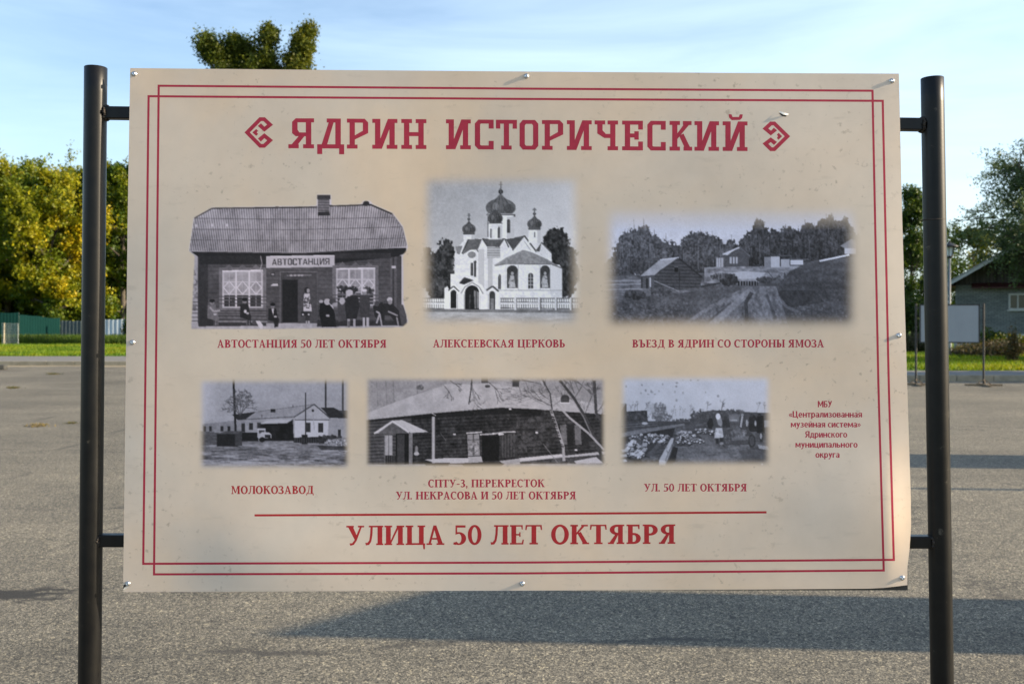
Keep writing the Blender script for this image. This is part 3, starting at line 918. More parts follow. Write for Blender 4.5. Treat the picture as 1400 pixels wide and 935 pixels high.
# ------------------------------------------------------------------ things outside the frame on the right that throw the long shadows
M['shadow_caster'] = plain('shadow_caster_paint', (.30, .33, .36), .6)
def shadow_caster(x, y0, y1, z_lo, z_hi, label):  # unseen slab, added and shaped to cast a long shadow across the asphalt
    r = empty('shadow_caster', (x, (y0+y1)/2, 0), label, 'shadow_caster', 'unseen shadow casters outside the frame')
    h = (y1-y0)/2
    mb = MB()
    mb.add([(-.12, -h, .12), (.12, -h, .12), (.12, h, .12), (-.12, h, .12), (-.12, -h, z_hi), (.12, -h, z_hi), (.12, h, z_lo), (-.12, h, z_lo)],
           [(0,3,2,1),(4,5,6,7),(0,1,5,4),(1,2,6,5),(2,3,7,6),(3,0,4,7)])
    mb.build('slab', M['shadow_caster'], r)
    mb = MB(); mb.box((-.3, -h-.15, 0), (.3, h+.15, .118)); mb.build('plinth', M['kerbstone'], r)
    return r
shadow_caster(8.0, 4.37, 5.34, 3.13, 3.44, 'unseen slanted-top slab added to cast the nearer long shadow, outside the right frame edge')
shadow_caster(12.0, 10.36, 11.5, 3.1, 3.3, 'unseen slanted-top slab added to cast the farther long shadow, outside the right frame edge')
street_lamp(13.0, 8.87, 4.9, 'grey street lamp standing on the asphalt outside the right frame edge', 0.0)
tree('linden_tree', 'small round tree outside the right frame edge by the kerb', (23, 26.6, .0), 5.6, round_env(1.5, .55), GREEN, 91, limbs=18, subs=8, twigs=6, leaves=8, leaf=.3, trunk_r=.14, low=.2, upbias=.6, group='trees outside the right frame edge')
tree('linden_tree', 'larger round tree outside the right frame edge by the lawn', (31, 35.5, .15), 6.9, round_env(2.3, .55), GREEN, 92, limbs=22, subs=9, twigs=7, leaves=12, leaf=.4, trunk_r=.16, low=.2, upbias=.6, group='trees outside the right frame edge')

# ------------------------------------------------------------------ the blank board in the distance
M['board_tube'] = plain('board_tube_paint', (.022, .021, .020), .5)
M['board_foot'] = plain('rusty_board_foot', (.24, .17, .10), .8, 0, .4, 20)
M['blank_sheet'] = plain('pale_grey_blank_sheet', (.27, .30, .32), .6, 0, .05, 3)
YB = 25.0
xl, xr_ = gx(1254.5, YB), gx(1342, YB)
bc = (xl + xr_)/2
bb = empty('blank_board', (bc, YB, 0), 'blank grey notice board on two thin posts beyond the right post', 'notice board', None, rad(-9))
hl = (xr_-xl)/2
for s in (-1, 1):
    mb = MB(); mb.tube([(s*hl, 0, .05), (s*hl, 0, 2.06)], .026, 12); mb.build('post', M['board_tube'], bb)
    mb = MB()
    mb.box((s*hl-.44, -.025, .0), (s*hl+.44, .025, .05)); mb.box((s*hl-.03, -.50, .003), (s*hl+.03, -.026, .053)); mb.box((s*hl-.03, .026, .003), (s*hl+.03, .50, .053))
    mb.bar((s*hl-.16, 0, .05), (s*hl-.02, 0, .16), .02, .02); mb.bar((s*hl+.16, 0, .05), (s*hl+.02, 0, .16), .02, .02)
    mb.bar((s*hl, -.16, .05), (s*hl, -.02, .16), .02, .02)
    mb.build('foot', M['board_foot'], bb)
pw = (gx(1337, YB)-gx(1259, YB))/2
pc = (gx(1337, YB)+gx(1259, YB))/2 - bc
z0, z1 = hz(469, YB), hz(416, YB)
mb = MB()
mb.box((pc-pw, -.02, z1-.03), (pc+pw, .012, z1)); mb.box((pc-pw, -.02, z0), (pc+pw, .012, z0+.03))
mb.box((pc-pw, -.02, z0+.03), (pc-pw+.03, .012, z1-.03)); mb.box((pc+pw-.03, -.02, z0+.03), (pc+pw, .012, z1-.03))
mb.build('frame', M['board_tube'], bb)
mb = MB(); mb.box((pc-pw+.03, -.014, z0+.03), (pc+pw-.03, .006, z1-.03)); mb.build('panel', M['blank_sheet'], bb)
for zz in (z1-.09, z0+.09):
    for s in (-1, 1):
        a = pc + s*pw
        mb = MB(); mb.box((min(a, s*hl - s*.02), -.013, zz-.013), (max(a, s*hl - s*.02), .011, zz+.013)); mb.build('bracket', M['board_tube'], bb)

# ------------------------------------------------------------------ THE SIGN
Y0 = 2.0                       # plane of the printed sheet
YP = 2.0165                    # plane of the posts' axes
BASE = Vector(((125-700)/F*YP + .0 + (1277-125)/F*YP/2, YP, 0))
sign = empty('information_board', tuple(BASE), 'large cream information board with red lettering and old photographs between two black posts', 'information board')
INV = -BASE

def bulge(px, py):
    """how far the loose sheet stands off its flat plane towards the viewer, in metres"""
    px = np.asarray(px, float); py = np.asarray(py, float)
    def ridge(amp, cx, left, right, cy, sy):
        return amp*np.exp(-((px-cx)/np.where(px < cx, left, right))**2 - ((py-cy)/sy)**2)
    b = ridge(.0140, 1210, 150, 30, 700, 85) + ridge(.0060, 1195, 160, 50, 330, 190)
    b = b + ridge(.0105, 345, 95, 130, 755, 75) + ridge(.0035, 205, 60, 100, 560, 150)
    b = b + 0.0035*np.exp(-((px-560)/150)**2 - ((py-640)/190)**2)
    b = b + 0.004*np.exp(-((px-960)/140)**2 - ((py-760)/90)**2)
    b = b + 0.004*np.exp(-((px-950)/170)**2 - ((py-250)/200)**2)
    b = b + 0.0045*np.exp(-((px-330)/150)**2 - ((py-330)/150)**2)
    b = b + 0.0012*np.sin(px*.021 + py*.006) * np.sin(py*.017+1)
    # lower right corner curls back against its screw
    return b

def SP(px, py, off=0.0):
    Y = Y0 - bulge(px, py) - off
    return np.stack([(np.asarray(px)-700)/F*Y, Y + 0*np.asarray(px), EYE + (HOR-np.asarray(py))/F*Y], -1)

def attach(o):
    """the sign's pieces are modelled in place; hang them under the sign without moving them"""
    o.parent = sign
    o.matrix_parent_inverse = Matrix.Translation(INV)
    return o

def interp_edge(pts):
    k = np.array(pts, float)
    return lambda t: np.stack([np.interp(t, k[:, 2], k[:, 0]), np.interp(t, k[:, 2], k[:, 1])], -1)
EL = interp_edge([(178, 93.5, 0), (174.5, 300, .29), (171, 600, .71), (169.3, 740, .905), (168.6, 790, .975), (168.8, 809, 1)])
ER = interp_edge([(1229, 101, 0), (1233.5, 300, .285), (1238, 450, .50), (1242, 580, .685), (1245.3, 680, .83), (1245.6, 720, .885), (1243.5, 752, .93), (1240.5, 775, .965), (1240.5, 799, 1)])
def top_y(s): return np.interp(s, [0, .25, .52, .8, 1], [93.5, 96, 98.2, 100.2, 101])
def bot_y(s): return np.interp(s, [0, .3, .5, .8, .95, .97, 1], [809, 807.5, 807, 805.5, 804.3, 803.2, 799.5])
nu, nvv = 300, 200
su, tv = np.meshgrid(np.linspace(0, 1, nu), np.linspace(0, 1, nvv))
el_, er_ = EL(tv), ER(tv)
PX = el_[..., 0]*(1-su) + er_[..., 0]*su
PY = top_y(su)*(1-tv) + bot_y(su)*tv
front = SP(PX, PY).reshape(-1, 3)
back = front + np.array([0, .0025, 0])
idx = np.arange(nu*nvv).reshape(nvv, nu)
qf = np.stack([idx[:-1, :-1], idx[1:, :-1], idx[1:, 1:], idx[:-1, 1:]], -1).reshape(-1, 4)
n0 = nu*nvv
ring = np.concatenate([idx[0, :], idx[1:, -1], idx[-1, -2::-1], idx[-2:0:-1, 0]])
r2 = np.roll(ring, -1)
qr = np.stack([ring, r2, r2 + n0, ring + n0], -1)
qb = qf[:, ::-1] + n0
panel = fast_mesh('panel', np.concatenate([front, back]), np.concatenate([qf, qr, qb]), M['paper'], None, None, True)
panel.data.set_sharp_from_angle(angle=rad(40))
attach(panel)

def sub(name, verts, faces, mat):
    me = bpy.data.meshes.new(name)
    me.from_pydata([tuple(v) for v in verts], [], faces)
    me.materials.append(mat)
    me.update()
    o = bpy.data.objects.new(name, me)
    COL.objects.link(o)
    o.parent = panel
    o.matrix_parent_inverse = Matrix.Translation(INV)
    o.matrix_parent_inverse = Matrix.Identity(4)
    return o

EPS = 1.6e-5
def print_polys(name, comps, mat):
    """comps: list of components, each a list of polygons in photograph pixels; every component a hair prouder than the last;
    cut fine enough to follow the loose sheet"""
    bm = bmesh.new()
    for k, polys in enumerate(comps):
        for p in polys:
            a = np.array(p, float)
            ar = np.sum(a[:, 0]*np.roll(a[:, 1], -1) - np.roll(a[:, 0], -1)*a[:, 1])
            if ar > 0: a = a[::-1]
            try:
                bm.faces.new([bm.verts.new((x, y, k % 14)) for x, y in a])
            except ValueError:
                pass
    bmesh.ops.triangulate(bm, faces=bm.faces[:])
    for _ in range(4):
        es = [e for e in bm.edges if e.calc_length() > 5.0]
        if not es: break
        bmesh.ops.subdivide_edges(bm, edges=es, cuts=1)
        bmesh.ops.triangulate(bm, faces=[f for f in bm.faces if len(f.verts) > 3])
    co = np.array([v.co[:] for v in bm.verts])
    new = SP(co[:, 0], co[:, 1], EPS + 3e-6*co[:, 2])
    for v, c in zip(bm.verts, new):
        v.co = c
    me = bpy.data.meshes.new(name)
    bm.to_mesh(me); bm.free()
    me.materials.append(mat)
    o = bpy.data.objects.new(name, me)
    COL.objects.link(o)
    o.parent = panel
    return o

def stroke(pts, w, closed=False, step=4.0):
    """a printed line of constant width with mitred corners, as quads"""
    P = [np.array(p, float) for p in pts]
    n = len(P)
    offs = []
    for i in range(n):
        a = P[i-1] if (closed or i > 0) else None
        c = P[(i+1) % n] if (closed or i < n-1) else None
        d1 = (P[i]-a)/np.linalg.norm(P[i]-a) if a is not None else None
        d2 = (c-P[i])/np.linalg.norm(c-P[i]) if c is not None else None
        if d1 is None: d1 = d2
        if d2 is None: d2 = d1
        n1 = np.array([-d1[1], d1[0]]); n2 = np.array([-d2[1], d2[0]])
        m_ = n1+n2
        m_ = m_/np.linalg.norm(m_)
        offs.append(m_*(w/2)/max(.35, m_.dot(n1)))
    out = []
    for i in range(n if closed else n-1):
        j = (i+1) % n
        k = max(1, int(np.linalg.norm(P[j]-P[i])/step))
        for q in range(k):
            t0, t1 = q/k, (q+1)/k
            l0 = (P[i]+offs[i])*(1-t0) + (P[j]+offs[j])*t0
            l1 = (P[i]+offs[i])*(1-t1) + (P[j]+offs[j])*t1
            r0 = (P[i]-offs[i])*(1-t0) + (P[j]-offs[j])*t0
            r1 = (P[i]-offs[i])*(1-t1) + (P[j]-offs[j])*t1
            out.append([l0, l1, r1, r0])
    return out

print_polys('border_line', [stroke([(217, 117.7), (710, 121.6), (1192.8, 124.5), (1201, 530), (1208.2, 779.4), (710, 783.4), (210.6, 784.7)], 3.0, True)], M['red'])
print_polys('border_line', [stroke([(203.2, 132), (700, 135.6), (1206.8, 138.3), (1215.2, 530), (1222, 764.9), (710, 768.6), (195.9, 770.3)], 3.0, True)], M['red']).location.y -= 1e-5
print_polys('rule_line', [stroke([(348, 704.2), (700, 702.4), (1048, 700)], 3.0)], M['red2'])

# ornaments beside the title (zoomed coordinates of the photograph -> pixels)
def zl(p): return (330 + p[0]/17.0, 155 + p[1]/17.0)
def zr2(p): return (1035 + p[0]/13.96, 145 + p[1]/13.96)
def centre(ps, f): return [f(p) for p in ps]
OL_L = [(485, 270), (450, 300), (535, 375), (668, 270), (530, 142), (440, 142), (135, 450), (440, 760), (530, 760), (668, 632), (535, 525), (450, 595), (485, 632)]
OR_L = [(296, 445), (325, 470), (262, 520), (160, 435), (265, 338), (330, 338), (580, 582), (330, 828), (265, 828), (160, 724), (262, 648), (325, 695), (296, 724)]
dL = [(345, 370), (255, 450), (345, 530), (392, 485), (355, 450), (392, 415)]
dR = [(413, 515), (480, 582), (408, 650), (378, 615), (400, 582), (378, 550)]
print_polys('ornament', [stroke(centre(OL_L, zl), 5.3), [[zl(p) for p in dL]]], M['red'])
print_polys('ornament', [stroke(centre(OR_L, zr2), 5.3), [[zr2(p) for p in dR]]], M['red'])

# ---- block slab lettering of the title
def Rr(x0, y0, x1, y1): return [[(x0, y0), (x1, y0), (x1, y1), (x0, y1)]]
def Pg(*p): return [list(p)]
T_ = .18; SH = .135
def ser(x0, x1, top): return Rr(x0, 1-SH, x1, 1) if top else Rr(x0, 0, x1, SH)
BL = {
 'Н': (.84, [Rr(.09, .01, .27, .99), Rr(.57, .01, .75, .99), Rr(.25, .43, .60, .565), ser(0, .36, 1), ser(.48, .84, 1), ser(0, .36, 0), ser(.48, .84, 0)]),
 'И': (.84, [Rr(.09, .01, .27, .99), Rr(.57, .01, .75, .99), Pg((.14, .0), (.32, .0), (.70, 1), (.52, 1)), ser(0, .27, 1), ser(.52, .84, 1), ser(0, .32, 0), ser(.48, .84, 0)]),
 'Р': (.72, [Rr(.09, .01, .27, .99), ser(0, .36, 0), ser(0, .60, 1), Pg((.54, .56), (.72, .60), (.72, .88), (.60, 1), (.54, .9)), Pg((.72, .61), (.72, .52), (.62, .47), (.26, .30), (.26, .44), (.54, .60))]),
 'Я': (.84, [Rr(.57, .01, .75, .99), ser(.48, .84, 0), ser(.24, .84, 1), Pg((.12, .60), (.30, .60), (.30, .88), (.24, 1), (.12, .88)), Pg((.12, .62), (.30, .62), (.36, .53), (.58, .53), (.58, .40), (.24, .40), (.12, .50)), Pg((.34, .41), (.53, .41), (.29, .1), (.08, .1)), ser(0, .34, 0)]),
 'Д': (.88, [Rr(.59, .02, .77, .99), Rr(0, 0, .88, .14), Rr(0, -.19, .165, .01), Rr(.715, -.19, .88, .01), Pg((.14, .12), (.32, .12), (.56, .95), (.40, .95)), Rr(.31, .865, .77, 1)]),
 'С': (.64, [Pg((0, .12), (.18, .16), (.18, .84), (0, .88)), Pg((0, .87), (.175, .84), (.22, .865), (.64, .865), (.64, 1), (.12, 1)), Pg((0, .13), (.12, 0), (.64, 0), (.64, .135), (.22, .135), (.175, .16)), Rr(.47, .70, .64, .87), Rr(.47, .13, .64, .29)]),
 'Т': (.72, [Rr(.27, .01, .45, .99), ser(0, .72, 1), Rr(0, .70, .15, .87), Rr(.57, .70, .72, .87), ser(.18, .54, 0)]),
 'О': (.64, [Rr(0, .12, .18, .88), Rr(.46, .12, .64, .88), Pg((0, .87), (.17, .80), (.22, .865), (.42, .865), (.47, .80), (.64, .87), (.53, 1), (.11, 1)), Pg((0, .13), (.11, 0), (.53, 0), (.64, .13), (.47, .2), (.42, .135), (.22, .135), (.17, .2))]),
 'Ч': (.80, [Rr(.53, .01, .71, .99), ser(.44, .80, 0), ser(.44, .80, 1), ser(0, .36, 1), Pg((.09, .62), (.27, .66), (.27, .95), (.09, .95)), Pg((.09, .63), (.27, .67), (.38, .55), (.55, .55), (.55, .41), (.33, .41), (.09, .56))]),
 'Е': (.70, [Rr(.09, .01, .27, .99), ser(0, .70, 1), ser(0, .70, 0), Rr(.54, .70, .70, .87), Rr(.54, .13, .70, .30), Rr(.25, .43, .55, .57), Rr(.41, .36, .56, .645)]),
 'К': (.78, [Rr(.09, .01, .27, .99), ser(0, .36, 1), ser(0, .36, 0), Pg((.26, .38), (.26, .57), (.54, .95), (.74, .95)), ser(.46, .76, 1), Pg((.33, .50), (.48, .58), (.74, .06), (.54, .06)), ser(.48, .78, 0)]),
}
w_, c_ = BL['И']
BL['Й'] = (w_, c_ + [Pg((.20, 1.24), (.30, 1.24), (.34, 1.14), (.30, 1.05), (.22, 1.12)), Pg((.33, 1.15), (.55, 1.15), (.58, 1.05), (.30, 1.04)), Pg((.58, 1.24), (.68, 1.24), (.66, 1.12), (.575, 1.04), (.54, 1.14))])

def place_letter(comps, w, x0, x1, yb, hh, shear=0.0):
    k = (x1-x0)/w
    return [[[(x0 + q[0]*k, yb - q[1]*hh + shear*(q[0]*k)) for q in p] for p in c] for c in comps]
TITLE = [('Я', 394.3, 429.4), ('Д', 433.7, 470.6), ('Р', 474.3, 503.4), ('И', 509, 543.4), ('Н', 548.6, 583), ('И', 609.7, 643.7), ('С', 649.2, 675), ('Т', 678, 706.8), ('О', 710.3, 736), ('Р', 741, 770),
         ('И', 775, 809), ('Ч', 813, 845), ('Е', 850.6, 879), ('С', 885, 910.2), ('К', 915.4, 946.3), ('И', 949.4, 983), ('Й', 988, 1022)]
words = ([], [])
for ch, x0, x1 in TITLE:
    t = (x0-394.3)/(1022-394.3)
    yb = 203.0 + 3.9*t
    words[int(x0 > 600)].extend(place_letter(BL[ch][1], BL[ch][0], x0, x1, yb, 41.0 - .6*t, .0063))
for wd_ in words:
    print_polys('title_word', wd_, M['red'])

# ---- bold serif lettering of the captions
S = .215; TH = .115; F_ = .085; O_ = .065
def vst(x, top=True, bot=True, l=True, r=True, s=S):
    c = [Rr(x, .01, x+s, .99)]
    if top: c.append(Rr(x-(O_ if l else 0), 1-F_, x+s+(O_ if r else 0), 1))
    if bot: c.append(Rr(x-(O_ if l else 0), 0, x+s+(O_ if r else 0), F_))
    return c
def arcq(cx, cy, rx, ry, a0, a1, ts, tt, n=14):
    out = []
    for i in range(n):
        q = []
        for a, inner in ((a0 + (a1-a0)*i/n, 0), (a0 + (a1-a0)*(i+1)/n, 0), (a0 + (a1-a0)*(i+1)/n, 1), (a0 + (a1-a0)*i/n, 1)):
            ar = rad(a)
            q.append((cx + (rx - inner*ts)*math.cos(ar), cy + (ry - inner*tt)*math.sin(ar)))
        out.append(q)
    return out
def diag(x0, y0, x1, y1, w): return Pg((x0, y0), (x0+w, y0), (x1+w, y1), (x1, y1))
def bowl(x0, xc, cy, ry, right, t=S, tt=TH):
    """right half bowl from x0 along two flat strokes, closing round at right"""
    rx = right - xc
    return [arcq(xc, cy, rx, ry, -90, 90, t, tt, 12), Rr(x0, cy+ry-tt, xc, cy+ry), Rr(x0, cy-ry, xc, cy-ry+tt)]
def mir(comps, w): return [[[(w-x, y) for x, y in p] for p in c] for c in comps]
SE = {}
SE['А'] = (.80, [diag(.08, .02, .30, .95, .10), Pg((.30, 1), (.44, 1), (.74, .03), (.53, .03)), Rr(.18, .27, .58, .36), Rr(0, 0, .25, F_), Rr(.45, 0, .80, F_)])
SE['Б'] = (.68, vst(.09, True, True, True, False) + [Rr(.09, 1-F_-.015, .60, .998), Pg((.52, 1), (.61, 1), (.61, .76), (.555, .76))] + bowl(.2, .36, .285, .285, .67))
SE['В'] = (.72, vst(.09, True, True, True, False) + bowl(.2, .36, .755, .245, .64, S*.95) + bowl(.2, .38, .27, .27, .71))
SE['Д'] = (.86, [Rr(.52, .02, .52+S, .99), Rr(.24, 1-F_, .78, 1), Pg((.30, .95), (.38, .95), (.36, .55), (.30, .25), (.22, .06), (.10, .06), (.22, .28), (.28, .6)), Rr(.02, 0, .84, .085), Pg((.02, .02), (.12, .02), (.09, -.2), (.02, -.2)), Pg((.74, .02), (.84, .02), (.84, -.2), (.77, -.2))])
SE['Е'] = (.66, vst(.09, True, True, True, False) + [Rr(.09, .92, .60, .997), Rr(.09, .003, .62, .08), Pg((.52, .99), (.60, .99), (.60, .77), (.55, .77)), Pg((.54, .01), (.62, .01), (.65, .25), (.59, .25)), Rr(.25, .465, .50, .545), Rr(.44, .39, .50, .63)])
SE['З'] = (.62, [arcq(.28, .755, .27, .25, -88, 150, S*.85, TH), arcq(.28, .27, .32, .285, -150, 88, S, TH), Rr(.18, .47, .32, .555), Pg((.03, .76), (.10, .76), (.12, .92), (.03, .99)), Pg((.0, .26), (.07, .26), (.12, .06), (.0, .03))])
SE['И'] = (.90, vst(.08, True, True) + vst(.62, True, True) + [Pg((.22, .05), (.30, .05), (.68, .95), (.58, .95))])
SE['К'] = (.84, vst(.08) + [Pg((.25, .42), (.25, .54), (.56, .97), (.69, .97)), Rr(.50, 1-F_, .80, 1), Pg((.33, .56), (.48, .64), (.80, .04), (.58, .04)), Rr(.55, 0, .86, F_)])
SE['Л'] = (.80, [Rr(.55, .01, .55+S, .99), Rr(.16, 1-F_, .81, 1), Rr(.49, 0, .81, F_), Pg((.24, .97), (.34, .97), (.32, .5), (.27, .18), (.17, .01), (.03, -.01), (.0, .13), (.10, .12), (.18, .25), (.22, .55))])
SE['М'] = (1.06, [Rr(.12, .01, .21, .99), Rr(.76, .01, .76+S, .99), Pg((.12, 1), (.30, 1), (.58, .12), (.44, .12)), Pg((.48, .12), (.56, .12), (.84, 1), (.74, 1)), Rr(.03, 1-F_, .22, 1), Rr(.8, 1-F_, 1.04, 1), Rr(.03, 0, .31, F_), Rr(.69, 0, 1.04, F_)])
SE['Н'] = (.90, vst(.08) + vst(.62) + [Rr(.25, .455, .65, .545)])
SE['О'] = (.80, [arcq(.40, .5, .40, .52, 0, 360, .20, TH, 28)])
SE['П'] = (.88, vst(.08, True, True) + vst(.61, True, True) + [Rr(.2, 1-F_-.012, .68, .998)])
SE['Р'] = (.70, vst(.09, True, True) + bowl(.2, .36, .715, .285, .70))
SE['С'] = (.72, [arcq(.40, .5, .40, .52, 52, 308, .20, TH, 20), Pg((.55, .94), (.66, .98), (.67, .70), (.61, .70)), Pg((.58, .09), (.64, .14), (.70, .12), (.68, .06))])
SE['Т'] = (.76, [Rr(.28, .01, .28+S, .99), Rr(.02, .92, .74, 1), Pg((.02, .99), (.10, .99), (.06, .74), (.0, .74)), Pg((.66, .99), (.74, .99), (.76, .74), (.70, .74)), Rr(.19, 0, .57, F_)])
SE['У'] = (.80, [Pg((.06, .97), (.29, .97), (.50, .42), (.40, .22)), Pg((.62, .97), (.71, .97), (.46, .22), (.34, .02), (.18, -.03), (.14, .10), (.26, .10), (.36, .24)), Rr(0, 1-F_, .34, 1), Rr(.52, 1-F_, .80, 1)])
SE['Ц'] = (.90, vst(.08, True, True) + vst(.61, True, True) + [Rr(.2, 0.003, .68, F_+.012), Pg((.78, .06), (.88, .06), (.88, -.22), (.81, -.22))])
SE['Ъ'] = (.80, vst(.20, False, True, True, False) + [Rr(.02, .92, .39, 1), Pg((.02, .99), (.10, .99), (.06, .74), (.0, .74))] + bowl(.32, .48, .285, .285, .79))
SE['Ь'] = (.68, vst(.09, True, True, True, True) + bowl(.2, .36, .285, .285, .67))
SE['Ы'] = (1.0, vst(.09, True, True, True, True) + bowl(.2, .34, .285, .285, .62) + vst(.74))
SE['Я'] = (.76, mir(vst(.09, True, True), .76) + mir(bowl(.2, .36, .735, .265, .68), .76) + [Pg((.33, .50), (.47, .50), (.28, .06), (.06, .06)), Rr(0, 0, .27, F_)])
SE['0'] = (.62, [arcq(.31, .5, .31, .52, 0, 360, .18, TH, 24)])
SE['5'] = (.60, [Rr(.10, .88, .55, 1), Pg((.10, .99), (.18, .99), (.17, .55), (.10, .50)), arcq(.25, .32, .33, .335, -140, 118, S, .09, 16), Pg((.0, .02), (.02, .13), (.14, .10), (.12, -.01))])
SE['3'] = (.58, [arcq(.26, .755, .26, .25, -88, 150, S*.85, TH), arcq(.26, .27, .32, .285, -145, 88, S, TH), Rr(.16, .47, .30, .555)])
SE['-'] = (.42, [Rr(.04, .33, .38, .45)])
SE['.'] = (.26, [Rr(.04, 0, .21, .18)])
SE[','] = (.26, [Rr(.04, 0, .21, .18), Pg((.12, .02), (.21, .02), (.14, -.2), (.06, -.2))])
SE[' '] = (.30, [])
def serif_line(name, text, x0, x1, yb0, yb1, cap, mat, ls=.05):
    tot = sum(SE[c][0] + ls for c in text) - ls
    k = (x1-x0)/tot
    x = x0
    comps = []
    for c in text:
        w, cc = SE[c]
        t = (x-x0)/(x1-x0)
        comps += place_letter(cc, w, x, x + w*k, yb0 + (yb1-yb0)*t, cap, (yb1-yb0)/(x1-x0))
        x += (w + ls)*k
    return print_polys(name, comps, mat)
serif_line('caption', 'АВТОСТАНЦИЯ 50 ЛЕТ ОКТЯБРЯ', 297.0, 528.3, 475.4, 475.4, 10.9, M['red'])
serif_line('caption', 'АЛЕКСЕЕВСКАЯ ЦЕРКОВЬ', 592, 772.5, 474.9, 474.9, 10.7, M['red'])
serif_line('caption', 'ВЪЕЗД В ЯДРИН СО СТОРОНЫ ЯМОЗА', 864.3, 1126.5, 475.0, 474.8, 10.6, M['red'])
serif_line('caption', 'МОЛОКОЗАВОД', 315.8, 429, 675.0, 674.9, 11, M['red2'])
serif_line('caption', 'СПТУ-3, ПЕРЕКРЕСТОК', 585.3, 744.7, 665.9, 665.6, 10.6, M['red'])
serif_line('caption', 'УЛ. НЕКРАСОВА И 50 ЛЕТ ОКТЯБРЯ', 541.2, 787.3, 682.4, 682.2, 10.6, M['red'])
serif_line('caption', 'УЛ. 50 ЛЕТ ОКТЯБРЯ', 880.4, 1021, 671.5, 671.4, 10.4, M['red'])
serif_line('street_name', 'УЛИЦА 50 ЛЕТ ОКТЯБРЯ', 473.5, 924, 745.0, 743.0, 26.6, M['red2'])

